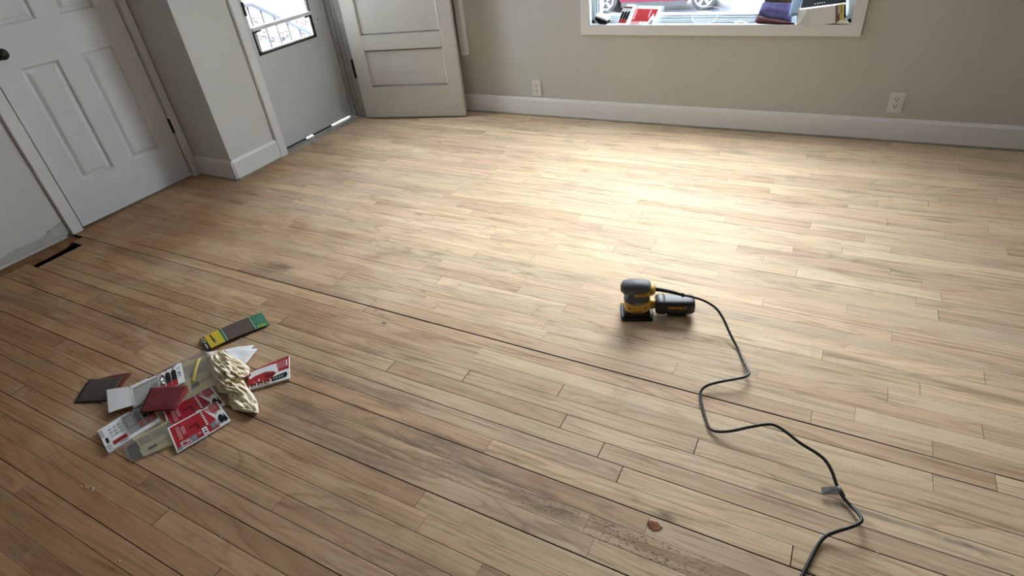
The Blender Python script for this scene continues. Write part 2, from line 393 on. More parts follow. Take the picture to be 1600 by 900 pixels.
def fast_mesh(name, mb, m, tints, parent):
    me = bpy.data.meshes.new(name); me.from_pydata(mb.v, [], mb.f); me.materials.append(m); me.materials.append(M_SEAM); me.polygons.foreach_set('material_index', mb.m)
    at = me.attributes.new('tint', 'FLOAT_COLOR', 'POINT'); buf = []
    for t in tints: buf += t
    at.data.foreach_set('color', buf)
    o = bpy.data.objects.new(name, me); COL.objects.link(o); o.parent = parent; return o
rg = random.Random(99); rest = MB(); rest_t = []
for i, pk in enumerate(planks):
    t = [rg.random(), rg.random(), rg.random(), 1.0]
    if pk[0] == -10: t[2] = .97
    elif t[2] > .93: t[2] = .9
    if pk[0] < -3: t[2] = min(.92, t[2] * .6 + .38) if t[2] < .93 else t[2]
    if pk[0] in (-7, -8, -11): t[2] = max(t[2], .75) if t[2] < .93 else t[2]
    if i in single:
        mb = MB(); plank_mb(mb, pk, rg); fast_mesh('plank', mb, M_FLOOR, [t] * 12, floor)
    else:
        plank_mb(rest, pk, rg); rest_t += [t] * 12
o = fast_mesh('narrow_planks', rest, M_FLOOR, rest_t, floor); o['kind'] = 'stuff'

# ------------------------------------------------------------------ walls
def wall(name, mb, label, m=M_WALL_SHADED, cat='wall'):
    return tag(mb.build(name, m), label, cat, 'structure')
D1a, D1b = 1.437, 2.245     # closet door opening
b = MB()
b.box(XD - .12, YB, .016, XD, D1a, ZC); b.box(XD - .12, YB, -.05, XD - .014, D1a, .016); b.box(XD - .12, D1b, 0.0, XD, YC + .02, ZC); b.box(XD - .12, D1a, 2.06, XD, D1b, ZC)
wl = wall('wall_left', b, 'painted left wall with missing baseboard beside the closet door', M_WALL_LIT)
# bare plaster band along the bottom edge, wavy upper edge
pts = [(YB, .016), (1.372, .016), (1.372, .105), (1.30, .085), (1.24, .06), (1.10, .066), (1.02, .055), (0.95, .03), (.6, .05), (YB, .05)]
o = MB().prism(pts, XD, XD + .0012, 0, 'x').build('plaster_patch', M_PATCH, wl)
o = MB().disc((XD, 1.284, .076), .0095, .006, 'x', 12).disc((XD + .006, 1.284, .076), .004, .003, 'x', 8).build('wall_anchor', M_PATCH, wl); o['label'] = 'grey plastic anchor near the floor'
# closet interior behind the door
b = MB(); b.box(XD - .75, D1a - .3, -.06, XD - .70, D1b + .3, ZC); b.box(XD - .7, D1a - .3, -.06, XD - .12, D1a - .25, ZC); b.box(XD - .7, D1b + .25, -.06, XD - .12, D1b + .3, ZC); b.box(XD - .75, D1a - .3, -.10, XD - .19, D1b + .3, -.03)
wall('wall_closet', b, 'closet walls behind the six panel door', M_WALL_SHADED)
b = MB(); b.box(XD - .12, YC, -.05, XB - .16, YC + .10, ZC)
wall('wall_alcove', b, 'short return wall between closet door and front door wall', M_WALL_LIT)
D2a, D2b, D2h = 2.745, 3.585, 2.06
b = MB(); b.box(XB - .16, YC, -.05, XB, D2a, ZC); b.box(XB - .16, D2b + .035, -.05, XB, YW + .15, ZC); b.box(XB - .16, D2a, D2h, XB, D2b + .035, ZC)
wall('wall_entry', b, 'painted wall holding the front door', M_WALL_LIT)
WX0, WX1, WZ0, WZ1 = -1.545, -0.012, 0.642, 2.14
b = MB(); b.box(XB, YW, -.05, WX0 - .012, YW + .15, ZC); b.box(WX1 + .012, YW, -.05, XR + .1, YW + .15, ZC); b.box(WX0 - .012, YW, -.05, WX1 + .012, YW + .15, WZ0 - .012); b.box(WX0 - .012, YW, WZ1 + .012, WX1 + .012, YW + .15, ZC)
wall('wall_back', b, 'greige painted wall under and beside the picture window', M_WALL_SHADED)
wall('wall_right', MB().box(XR, YB - .1, -.05, XR + .1, YW, ZC), 'plain painted right wall beyond the frame', M_REAR)
wall('wall_front', MB().box(XD - .12, YB - .1, -.05, XR, YB, ZC), 'plain painted wall behind the viewer', M_REAR)
tag(MB().box(XD - .8, YB - .1, ZC, XR + .1, YW + .15, ZC + .1).build('ceiling', M_CEIL), 'flat ceiling', 'ceiling', 'structure')

# ------------------------------------------------------------------ baseboards and trim
def bb_profile(z1=.136, t=.016): return [(0, .012), (t, .012), (t, z1 - .018), (t * .72, z1 - .008), (t * .45, z1), (0, z1)]
def baseboard(name, p0, p1, nrm, label, shoe=True, z1=.136):
    p0 = Vector(p0); p1 = Vector(p1); n = Vector(nrm)
    b = MB(); prof = bb_profile(z1)
    b.loft([[p + n * a + Vector((0, 0, z)) for a, z in prof] for p in (p0, p1)], smooth=False)
    o = tag(b.build(name, M_TRIM), label, 'baseboard', 'structure')
    if shoe:
        pr = [(0, 0), (.020, 0), (.020, .008), (.012, .017), (0, .019)]
        MB().loft([[p + n * a + Vector((0, 0, z)) for a, z in pr] for p in (p0, p1)], smooth=False).build('shoe_moulding', M_SHOE, o)
    return o
baseboard('baseboard_back', (-3.42, YW, 0), (XR, YW, 0), (0, -1, 0), 'white baseboard with dull shoe strip under the window')
baseboard('baseboard_entry', (XB, YC, 0), (XB, 2.675, 0), (1, 0, 0), 'bright white baseboard left of the front door casing', True, .14)
baseboard('baseboard_alcove', (XD + .02, YC, 0), (XB + .012, YC, 0), (0, -1, 0), 'shaded white baseboard on the short return wall', True, .138)
# exposed wood plate where the left baseboard was removed
tag(MB().prism([(XD - .02, YB), (hx0 + .003, YB), (hx0 + .004, 1.0), (hx0 - .002, 1.2), (-3.792, 1.375), (XD - .02, 1.375)], -.022, -.006).build('trim_1', M_SUB), 'exposed brown wood strip along the left wall edge', 'trim', 'structure')

# closet door casing
def casing_piece(mb, y0, y1, z0, z1, x0, th=.017): mb.box(x0, y0, z0, x0 + th, y1, z1)
b = MB(); casing_piece(b, 1.376, 1.440, .004, 2.12, XD); casing_piece(b, 2.236, 2.286, .004, 2.12, XD); casing_piece(b, 1.440, 2.236, 2.06, 2.12, XD)
tag(b.build('trim_2', M_TRIM, bevel=.004), 'white casing around the closet door', 'trim', 'structure')
b = MB(); b.box(XD - .12, 1.425, 0, XD - .002, 1.437 + .012, 2.06); b.box(XD - .12, 2.236, 0, XD - .002, 2.25, 2.06)
tag(b.build('trim_3', M_TRIM), 'closet door jambs', 'trim', 'structure')

# ------------------------------------------------------------------ closet door (six moulded panels)
d1 = thing('door_1', 'white six panel closet door with dark knob', 'door', (XD - .02, 1.457, 0), kind='structure')
Ya, Yb, Za, Zb, Xf = 1.456, 2.226, .017, 2.03, XD - .001
PY = [(1.581, 1.784), (1.902, 2.104)]
PZ = [(.258, .909), (1.112, 1.62), (1.73, 1.92)]
b = MB()
ys = [Ya, PY[0][0], PY[0][1], PY[1][0], PY[1][1], Yb]; zs = [Za, .258, .909, 1.112, 1.62, 1.73, 1.92, Zb]
for i in range(5):
    for j in range(7):
        if i in (1, 3) and j in (1, 3, 5): continue
        b.add([(Xf, ys[i], zs[j]), (Xf, ys[i + 1], zs[j]), (Xf, ys[i + 1], zs[j + 1]), (Xf, ys[i], zs[j + 1])], [(0, 1, 2, 3)])
b.add([(Xf - .035, Ya, Za), (Xf - .035, Yb, Za), (Xf - .035, Yb, Zb), (Xf - .035, Ya, Zb)], [(3, 2, 1, 0)])
for (p, q) in (((Ya, Za), (Yb, Za)), ((Yb, Za), (Yb, Zb)), ((Yb, Zb), (Ya, Zb)), ((Ya, Zb), (Ya, Za))):
    b.add([(Xf, p[0], p[1]), (Xf, q[0], q[1]), (Xf - .035, q[0], q[1]), (Xf - .035, p[0], p[1])], [(0, 1, 2, 3)])
b.build('leaf', M_DOOR, d1)
for (y0, y1) in PY:
    for (z0, z1) in PZ:
        b = MB(); rings = []
        for ins, dep in ((0, 0), (.004, -.001), (.013, -.013), (.019, -.013), (.038, -.003), (.041, -.0025)):
            rings.append([(Xf + dep, y0 + ins, z0 + ins), (Xf + dep, y1 - ins, z0 + ins), (Xf + dep, y1 - ins, z1 - ins), (Xf + dep, y0 + ins, z1 - ins)])
        b.loft(rings, smooth=False, caps=False); b.add(rings[-1], [(0, 1, 2, 3)])
        b.build('panel', M_DOOR, d1)
kn = MB(); kc = Vector((Xf, 1.522, 1.0)); prof = [(.0, .032), (.006, .032), (.009, .024), (.012, .013), (.03, .012), (.036, .02), (.045, .027), (.056, .028), (.064, .022), (.067, .008)]
kn.loft([[kc + Vector((x, r * math.cos(2 * PI * k / 20), r * math.sin(2 * PI * k / 20))) for k in range(20)] for x, r in prof])
kn.build('knob', M_BLACK, d1)['label'] = 'dark round knob'
for z in (.32, 1.17, 1.80):
    b = MB(); b.tube([(Xf + .007, 2.234, z), (Xf + .007, 2.234, z + .095)], .0065, 10); b.box(Xf - .004, 2.226, z, Xf + .003, 2.238, z + .095)
    b.build('hinge', M_BRONZE, d1)

# ------------------------------------------------------------------ front door: casing, jamb, threshold, storm door
b = MB(); b.box(XB, 2.676, .006, XB + .019, 2.745, 2.13); b.box(XB, 2.745, D2h, XB + .019, D2b, 2.13)
tag(b.build('trim_4', M_TRIM, bevel=.005), 'white front door casing with rounded edge', 'trim', 'structure')
XS = -3.58
b = MB(); b.box(-3.63, D2b, -.02, XB + .055, D2b + .035, D2h); b.box(-3.545, D2b - .013, -.005, -3.515, D2b, D2h); b.box(-3.63, 2.728, -.02, XB, 2.745, D2h)
b.box(-3.497, D2b - .006, -.005, -3.478, D2b, D2h)
tag(b.build('trim_5', M_JAMB, bevel=.002), 'grey front door jamb with stop strips', 'trim', 'structure')
b = MB(); b.box(XS - .02, D2b - .022, .0, XS + .006, D2b - .001, D2h); b.box(XS - .02, 2.746, .0, XS + .006, 2.80, D2h)
tag(b.build('trim_6', M_STORM, bevel=.002), 'thin metal frame of the storm door', 'trim', 'structure')
b = MB().prism([(XB + .022, -.004), (XB + .012, .006), (-3.52, .005), (-3.545, -.002), (-3.63, -.007), (-3.63, -.05), (XB + .022, -.05)], D2a - .002, D2b + .001, 0, 'y')
tag(b.build('trim_7', mat('threshold_wood', (0.40, 0.37, 0.31), 0.7, var=.25, scale=16)), 'worn grey wooden threshold of the front door', 'trim', 'structure')

d2 = thing('door_2', 'grey storm door with a sliding glass window and black trim', 'door', (XS, 2.80, 0), kind='structure')
SY0, SY1 = 2.80, 3.565; GY0, GY1, GZ0, GZ1 = 2.872, 3.436, .658, 1.90
b = MB(); t = .022
b.box(XS - t, SY0, .006, XS, SY1, GZ0); b.box(XS - t, SY0, GZ0, XS, GY0, 2.03); b.box(XS - t, GY1, GZ0, XS, SY1, 2.03); b.box(XS - t, GY0, GZ1, XS, GY1, 2.03)
b.build('leaf', M_STORM, d2, bevel=.002)
b = MB(); w = .014
b.box(XS - .018, GY0, GZ0, XS + .003, GY1, GZ0 + .011); b.box(XS - .018, GY0, GZ0, XS + .003, GY0 + .011, .815); b.box(XS - .018, GY1 - w, GZ0, XS + .003, GY1, GZ1)
b.build('window_gasket', M_BLACK, d2)
b = MB(); b.box(XS - .016, GY0 + .011, GZ0 + .011, XS - .002, GY1 - w, GZ0 + .022); b.box(XS - .016, GY0 + .011, GZ0 + .011, XS - .002, GY0 + .034, .815); b.box(XS - .016, GY1 - w - .012, GZ0 + .011, XS - .002, GY1 - w, .815)
b.build('lower_sash', M_ALU, d2)
b = MB(); b.box(XS - .016, GY0 - .002, .812, XS + .010, GY1 + .002, .838); o = b.build('crossbar', M_VINYL, d2, bevel=.004)
b = MB(); b.box(XS + .004, GY0, .803, XS + .011, GY0 + .05, .813); b.box(XS + .004, GY0 + .056, .803, XS + .011, GY0 + .068, .813); b.box(XS + .004, GY1 - .075, .803, XS + .011, GY1 - .008, .813)
b.build('latch_clip', M_BLACK, d2)
MB().box(XS - .011, GY0 + .005, GZ0 + .006, XS - .008, GY1 - .008, .82).build('pane', M_GLASS, d2)
MB().box(XS - .011, GY0, .83, XS - .008, GY1 - .004, GZ1).build('pane', M_GLASS, d2)
b = MB(); b.box(XS - .012, 2.80, -.013, XS - .004, 3.05, .010); b.box(XS - .012, 3.13, -.013, XS - .004, 3.34, .010); b.build('door_sweep', M_BLACK, d2)
MB().disc((XS, 3.488, .77), .0045, .003, 'x', 10).build('screw_hole', M_DARK, d2)
b = MB(); b.box(XS, 2.858, .915, XS + .01, 2.872, 1.0); b.build('latch', M_BLACK, d2)

# ------------------------------------------------------------------ inner wooden door, open against the window wall
P0 = fl(573, 184, .012); P1 = fl(728, 181, .012)
ang = math.atan2(P1.y - P0.y, P1.x - P0.x)
d3 = thing('door_3', 'old off-white wooden panel door standing open against the window wall', 'door', (P0.x, P0.y, 0), ang, kind='structure')
Lw = (P1 - P0).length; th = .042
PX = (.113, .752); PZ3 = [(.258, .528), (.640, .905), (1.02, 1.285), (1.40, 1.665), (1.78, 1.93)]
b = MB(); zs = [.012] + [z for p in PZ3 for z in p] + [2.04]
b.box(0, 0, .012, PX[0], th, 2.04); b.box(PX[1], 0, .012, Lw, th, 2.04)
for k in range(0, len(zs), 2): b.box(PX[0], 0, zs[k], PX[1], th, zs[k + 1])
b.build('stiles_and_rails', M_OLD, d3, local=True, bevel=.0025)
for z0, z1 in PZ3:
    b = MB(); rings = []
    for ins, dep in ((0, .0), (.003, .002), (.006, .009), (.009, .010)):
        rings.append([(PX[0] + ins, dep, z0 + ins), (PX[1] - ins, dep, z0 + ins), (PX[1] - ins, dep, z1 - ins), (PX[0] + ins, dep, z1 - ins)])
    for k in range(3):
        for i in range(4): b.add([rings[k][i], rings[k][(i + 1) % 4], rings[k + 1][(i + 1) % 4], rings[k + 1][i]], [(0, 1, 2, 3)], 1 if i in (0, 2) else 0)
    b.add(rings[-1], [(0, 1, 2, 3)]); b.build('panel', [M_OLD, M_LEDGE], d3, local=True)
for z in (.33, 1.65):
    b = MB(); b.tube([(-.010, -.002, z), (-.010, -.002, z + .14)], .007, 10); b.box(-.013, .0, z, .001, .018, z + .14); b.build('hinge', M_BRONZE, d3, local=True)
MB().disc((Lw - .012, -.001, .53), .004, .002, 'y', 8).build('nail_hole', M_DARK, d3, local=True)

# ------------------------------------------------------------------ picture window
w1 = thing('window_1', 'white framed picture window above the baseboard', 'window', (-.78, YW, WZ0), kind='structure')
YF = 3.878
b = MB(); c = .061
def mitre(a, bq, cq, dq):  # quad in xz extruded
    b.prism([a, bq, cq, dq], YF, YW, 0, 'y')
X0, X1, Z0, Z1 = WX0, WX1, WZ0, WZ1
mitre((X0 - c, Z0 - c), (X1 + c, Z0 - c), (X1, Z0), (X0, Z0)); mitre((X0 - c, Z1 + c), (X0, Z1), (X1, Z1), (X1 + c, Z1 + c))
mitre((X0 - c, Z0 - c), (X0, Z0), (X0, Z1), (X0 - c, Z1 + c)); mitre((X1 + c, Z0 - c), (X1 + c, Z1 + c), (X1, Z1), (X1, Z0))
b.build('casing', M_TRIM, w1, bevel=.003)
b = MB(); b.box(X0 - .012, YF + .001, Z0 - .012, X1 + .012, YW + .15, Z0); b.build('sill', M_VINYL, w1)
b = MB(); b.box(X0 - .012, YF + .001, Z0, X0, YW + .15, Z1); b.box(X1, YF + .001, Z0, X1 + .012, YW + .15, Z1); b.box(X0 - .012, YF + .001, Z1, X1 + .012, YW + .15, Z1 + .012); b.build('jamb_liner', M_VINYL, w1)
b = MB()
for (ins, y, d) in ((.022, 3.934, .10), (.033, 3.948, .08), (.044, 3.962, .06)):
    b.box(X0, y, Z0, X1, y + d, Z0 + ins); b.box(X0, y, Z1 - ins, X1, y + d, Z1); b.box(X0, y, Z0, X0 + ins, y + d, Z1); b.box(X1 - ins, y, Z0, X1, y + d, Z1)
b.build('sash_frame', mat('sash_vinyl_shaded', (.50, .57, .60), .35, var=.02), w1, bevel=.002)  # white vinyl frame, its blue-grey shade put into the colour
MB().box(X0 + .04, 3.985, Z0 + .04, X1 - .04, 3.990, Z1 - .04).build('pane', M_GLASS, w1)

# ------------------------------------------------------------------ outlets
M_PLATE = mat('outlet_plastic', (0.74, 0.72, 0.68), .4, var=.02)
def outlet(cx, cz, label):
    t = thing('wall_outlet', label, 'outlet', (cx, YW, cz), group='duplex wall outlets')
    b = MB(); b.box(cx - .036, YW - .006, cz - .058, cx + .036, YW, cz + .058); b.build('cover_plate', M_PLATE, t, bevel=.0025)
    for s in (-1, 1):
        zc = cz + s * .0195
        poly = [(cx + .0165 * math.cos(a), zc + .0145 * max(-.85, min(.85, math.sin(a) * 1.15))) for a in [2 * PI * k / 24 for k in range(24)]]
        r = MB().prism(poly, YW - .0085, YW - .005, 0, 'y').build('receptacle', M_PLATE, t)
        sl = MB(); sl.box(cx - .0085, YW - .0091, zc - .001, cx - .0050, YW - .008, zc + .010); sl.box(cx + .0050, YW - .0091, zc - .001, cx + .0085, YW - .008, zc + .009)
        sl.disc((cx, YW - .0091, zc - .0075), .0036, .0012, 'y', 10); sl.build('slots', M_DARK, r)
    MB().disc((cx, YW - .0072, cz), .003, .002, 'y', 10).build('screw', M_ALU, t)
pR = wy(1400, 160, YW); pL = wy(839, 137, YW)
outlet(pR.x, pR.z, 'white duplex outlet on the right below the window corner')
outlet(pL.x, pL.z, 'white duplex outlet low on the wall near the open door')

# white strip behind the door edge
t = thing('cord_cover', 'narrow white vertical plastic strip hanging on the wall beside the open door', 'trim strip', (-2.54, YW, .437))
b = MB(); b.box(-2.577, YW - .045, .57, -2.525, YW, 2.0); b.build('channel', M_TRIM, t, bevel=.004)
b = MB(); b.box(-2.575, YW - .047, .437, -2.522, YW, .57); b.build('end_cap', M_VINYL, t, bevel=.006)

# ------------------------------------------------------------------ palm sander (local frame: x to the rear, y away, z up)
M_YEL = mat('sander_yellow', (0.70, 0.42, 0.06), .42, var=.06)
M_RUB = mat('grey_rubber', (0.10, 0.115, 0.13), .55, var=.06)
M_CAN = mat('charcoal_plastic', (0.035, 0.037, 0.042), .45, var=.08)
M_STEEL = mat('steel_wire', (0.6, 0.6, 0.6), .3, metal=.9)
M_GRIT = mat('grit_dark', (0.075, 0.062, 0.055), .95, var=.2, scale=200, bump=.3, bscale=900)
SU = Vector((0.9362, 0.3514, 0)); SN = Vector((-0.3514, 0.9362, 0)); SC = Vector((-0.5406, 1.8015, 0))
sander = thing('palm_sander', 'yellow and grey corded palm sander with dust canister on the bare floor', 'sander', SC, math.atan2(SU.y, SU.x))
def text(body, size, m, name, parent, loc, xaxis, yaxis, bold=.0):
    cu = bpy.data.curves.new('t', 'FONT'); cu.body = body; cu.size = size; cu.align_x = 'CENTER'; cu.align_y = 'CENTER'; cu.extrude = .0004; cu.offset = bold
    o = bpy.data.objects.new('t', cu); COL.objects.link(o)
    me = bpy.data.meshes.new_from_object(o.evaluated_get(bpy.context.evaluated_depsgraph_get())); bpy.data.objects.remove(o); bpy.data.curves.remove(cu)
    x = Vector(xaxis).normalized(); y = Vector(yaxis).normalized(); z = x.cross(y)
    mw = Matrix((x, y, z)).transposed().to_4x4(); mw.translation = Vector(loc)
    me.transform(mw); me.materials.clear(); me.materials.append(m)
    q = bpy.data.objects.new(name, me); COL.objects.link(q); q.parent = parent; q['_o'] = (0, 0, 0); return q
def sup(cx, cy, z, a, bq, n=3.0, k=28):
    r = []
    for i in range(k):
        t = 2 * PI * i / k; c, s_ = math.cos(t), math.sin(t)
        r.append((cx + a * math.copysign(abs(c) ** (2 / n), c), cy + bq * math.copysign(abs(s_) ** (2 / n), s_), z))
    return r
def supx(x, cy, cz, a, bq, n=3.0, k=28):
    return [(x, p[0], p[1]) for p in sup(cy, cz, 0, a, bq, n, k)]
MB().loft([sup(0, 0, z, .062, .055, 12) for z in (.001, .004)], smooth=False).build('sandpaper_sheet', M_GRIT, sander, local=True)
b = MB(); b.loft([sup(0, 0, .004, .060, .053, 10), sup(0, 0, .011, .060, .053, 10), sup(0, 0, .013, .057, .050, 10)], smooth=False)
b.loft([sup(0, 0, .013, .054, .048, 8), sup(0, 0, .024, .051, .046, 6), sup(0, 0, .036, .044, .042, 4), sup(0, 0, .046, .040, .038, 4)])
b.build('platen', M_BLACK, sander, local=True)
for s_ in (-1, 1):
    MB().tube(catmull([(s_ * .052, -.046, .012), (s_ * .060, -.044, .018), (s_ * .063, -.03, .021), (s_ * .063, .03, .021), (s_ * .060, .044, .018), (s_ * .052, .046, .012)], 4), .0018, 8).build('paper_clamp', M_STEEL if s_ > 0 else M_BLACK, sander, local=True)
b = MB(); b.loft([sup(0, 0, .024, .030, .030, 3.2), sup(0, 0, .028, .043, .042, 3.2), sup(0, 0, .040, .050, .046, 3.0), sup(0, 0, .064, .0515, .047, 3.0), sup(0, 0, .080, .0485, .0445, 2.8), sup(-.001, 0, .092, .042, .039, 2.6), sup(-.001, 0, .097, .034, .032, 2.5)])
b.build('housing', M_YEL, sander, local=True)
b = MB(); 
def dip(z, a, q, n, d):  # collar ring that hangs lower on the near and far sides
    return [(x, y, z - d * max(0, 1 - (x / .036) ** 2)) for x, y, _ in sup(-.001, 0, 0, a, q, n, 40)]
b.loft([dip(.079, .0500, .0462, 2.8, .007), dip(.082, .0502, .0468, 2.8, .007), dip(.090, .0455, .0425, 2.6, .004), sup(-.001, 0, .096, .039, .0375, 2.5, 40), sup(0, 0, .102, .035, .033, 2.4, 40), sup(0, 0, .112, .036, .033, 2.4, 40)], caps=False)
b.build('rubber_collar', M_RUB, sander, local=True)
def facey(x, z):  # point on the near face of the housing
    a, q = (.0505, .0462); t = min(.98, abs(x) / a); return -q * (1 - t ** 3) ** (1 / 3)
for x, z, r in ((-.031, .058, .0036), (.031, .058, .0036)): MB().disc((x, facey(x, z) - .0022, z), r, .008, 'y', 12).build('housing_screw', M_BLACK, sander, local=True)
b = MB()
for k in range(5): b.box(-.016 + k * .0075, facey(0, 0) - .001, .0375, -.012 + k * .0075, facey(0, 0) + .008, .0435)
b.build('vent_slots', M_BLACK, sander, local=True)
text('DEWALT', .0085, mat('label_cream', (.55, .45, .25), .5), 'label_lettering', sander, (.010, -.0475, .0795), (1, 0, 0), (0, .35, 1), .0003)
# top grip
b = MB(); b.loft([supx(-.060, 0, .130, .012, .012, 2.3), supx(-.058, 0, .129, .024, .020, 2.3), supx(-.049, 0, .128, .032, .025, 2.4), supx(-.025, 0, .129, .036, .0275, 2.6), supx(.005, 0, .130, .036, .027, 2.6), supx(.030, 0, .128, .034, .025, 2.5), supx(.046, 0, .126, .030, .022, 2.5), supx(.050, 0, .126, .026, .018, 2.5)])
b.build('grip', M_RUB, sander, local=True)
b = MB(); b.loft([supx(-.060, 0, .122, .014, .010, 2.4), supx(-.063, 0, .130, .020, .019, 2.3), supx(-.0645, 0, .132, .010, .012, 2.3)]); b.build('front_cap', M_YEL, sander, local=True)
b = MB(); b.loft([supx(-.012, 0, .1105, .0365, .006, 4), supx(-.008, 0, .111, .0375, .008, 4), supx(.030, 0, .112, .0370, .010, 4), supx(.046, 0, .118, .033, .017, 3.5), supx(.058, 0, .121, .030, .020, 3), supx(.066, 0, .120, .024, .016, 2.6), supx(.068, 0, .120, .018, .012, 2.5)])
b.build('rear_cover', M_YEL, sander, local=True)
b = MB(); b.box(-.002, -.0382, .1070, .032, -.036, .1155); b.build('model_plate', mat('label_orange', (.55, .27, .03), .5), sander, local=True)
b = MB(); b.disc((.052, -.034, .125), .004, .006, 'y', 12); b.build('cover_screw', M_BLACK, sander, local=True)
# dust canister
b = MB(); b.loft([supx(.036, 0, .050, .020, .020, 4), supx(.082, 0, .050, .017, .018, 4)]); b.build('dust_port', M_YEL, sander, local=True)
can = MB(); can.loft([supx(.070, 0, .046, .028, .022, 3.5), supx(.073, 0, .046, .036, .028, 3.8), supx(.085, 0, .046, .0395, .0305, 4), supx(.105, 0, .046, .0405, .0315, 4), supx(.106, 0, .046, .0385, .0295, 4), supx(.110, 0, .046, .0385, .0295, 4), supx(.200, 0, .045, .0385, .0295, 4), supx(.212, 0, .045, .037, .028, 4), supx(.219, 0, .045, .031, .024, 3.5)])
can.box(.118, -.030, .0085, .188, .030, .0155)
can = can.build('dust_canister', M_CAN, sander, local=True)
M_ORG = mat('logo_orange', (.66, .30, .03), .5)
text('DEWALT', .0170, M_ORG, 'logo_lettering', can, (.152, -.0391, .054), (1, 0, 0), (0, 0, 1), .0007)
# power cord
def sl(x, y, z): return SC + SU * x + SN * y + Vector((0, 0, z))
M_CORD = mat('black_cord_rubber', (0.018, 0.018, 0.019), .42, var=.2)
boot_end = fl(1067, 461, .104)
b = MB(); bp_ = catmull([(.064, 0, .119)] + [tuple(((boot_end - SC).dot(SU) * t + .064 * (1 - t), (boot_end - SC).dot(SN) * t, .119 * (1 - t) + .104 * t + .003 * math.sin(PI * t))) for t in (.33, .66, 1.0)], 4)
b.tube(bp_, [.0085 - .0025 * i / (len(bp_) - 1) for i in range(len(bp_))], 12)
e = Vector(bp_[-1]); b.tube([e - Vector((.004, 0, 0)), e + Vector((.004, 0, 0))], .0085, 12)
b.build('cord_boot', M_CORD, sander, local=True)
CP = [(1067, 461, .104), (1082, 464, .098), (1100, 470, .088), (1118, 481, .070), (1130, 498, .048), (1141, 522, .022), (1154, 547, .006), (1161, 562, .010), (1168, 577, .020), (1170.5, 584, .024), (1163, 589, .025), (1150, 592, .026), (1128, 596, .024),
      (1107, 601.5, .018), (1096, 610, .012), (1094.5, 622, .008), (1099, 642, .006), (1105, 661, .006), (1111, 671, .008), (1124, 674.5, .014), (1145, 673, .026), (1170, 667.5, .040), (1198, 663, .052), (1212, 665, .054), (1228, 675, .052), (1250, 692, .046),
      (1276, 708, .038), (1290, 720, .034), (1300, 737, .028), (1307, 757, .020), (1316, 775, .012), (1330, 791, .010), (1341, 802, .018), (1346.5, 812, .028), (1340, 819, .030), (1325, 825, .028), (1307, 830.5, .020), (1289, 839, .010), (1276, 855, .006), (1263, 880, .006), (1252, 903, .006), (1243, 922, .006), (1230, 950, .006)]
cp = catmull([fl(*p) for p in CP], 6)
cord = MB().tube(cp, .0046, 10); root_inv = Matrix.Translation(-SC)
sander_m = Matrix.Translation(SC) @ Matrix.Rotation(math.atan2(SU.y, SU.x), 4, 'Z')
inv = sander_m.inverted()
cord.v = [tuple(inv @ Vector(p)) for p in cord.v]
cord = cord.build('power_cord', M_CORD, sander, local=True); cord['label'] = 'long black rubber power cord winding across the floor'
b = MB(); tg = [(1283, 761, .016), (1284, 772, .014), (1312, 773, .016), (1309, 759.5, .022)]
P = [fl(*p) for p in tg]
b.hexa([p - Vector((0, 0, .0008)) for p in (P[1], P[2], P[3], P[0])] + [p for p in (P[1], P[2], P[3], P[0])])
b.tube([fl(1309, 760, .020), fl(1318, 776, .011)], .0062, 10)
b.v = [tuple(inv @ Vector(p)) for p in b.v]
b.build('cord_tag', mat('grey_tag_film', (.16, .15, .145), .35, var=.3, scale=60), cord, local=True)['label'] = 'grey plastic flag tag wrapped on the cord'

# ------------------------------------------------------------------ heap of wrappers and sandpaper
M_WHITE = mat('white_card', (.86, .87, .88), .45, var=.02)
M_RED = mat('red_card', (.42, .020, .030), .45, var=.05, spec=.25)
M_DRED = mat('dark_red_print', (.15, .010, .014), .35, var=.05)
M_PINK = mat('pink_print', (.62, .30, .30), .45, var=.15, scale=200)
M_INK = mat('black_print', (.014, .014, .016), .5, var=.2, spec=.2)
M_GREY = mat('grey_print', (.22, .23, .25), .45, var=.25, scale=150)
M_LGREY = mat('pale_grey_print', (.48, .49, .50), .5, var=.2, scale=150)
M_CREAM = mat('pale_yellow_card', (.74, .66, .33), .5, var=.05)
M_PANEL = mat('panel_greybeige', (.40, .37, .27), .5, var=.08)
M_YLAB = mat('yellow_label', (.66, .50, .03), .45, var=.04)
M_GREEN = mat('green_label', (.015, .16, .075), .4, var=.1)
M_RSAND = mat('red_sandpaper', (.17, .022, .028), .8, var=.15, scale=60, bump=.25, bscale=900)
M_BSAND = mat('brown_grit', (.105, .082, .065), .95, var=.15, scale=200, bump=.35, bscale=1000)
M_RBACK = mat('red_brown_backing', (.17, .045, .025), .7, var=.15, scale=30)
M_BEIGE = mat('tan_paper', (.84, .75, .58), .9, var=.06, scale=20, spec=.08, bump=.4, bscale=45)
M_CLEAR = glassy('clear_film', (.97, .97, .96), .18, .10, (.75, .75, .72), .12)
M_BLISTER = glassy('clear_blister', (.96, .97, .98), .12, .06, (.72, .74, .76), .08)

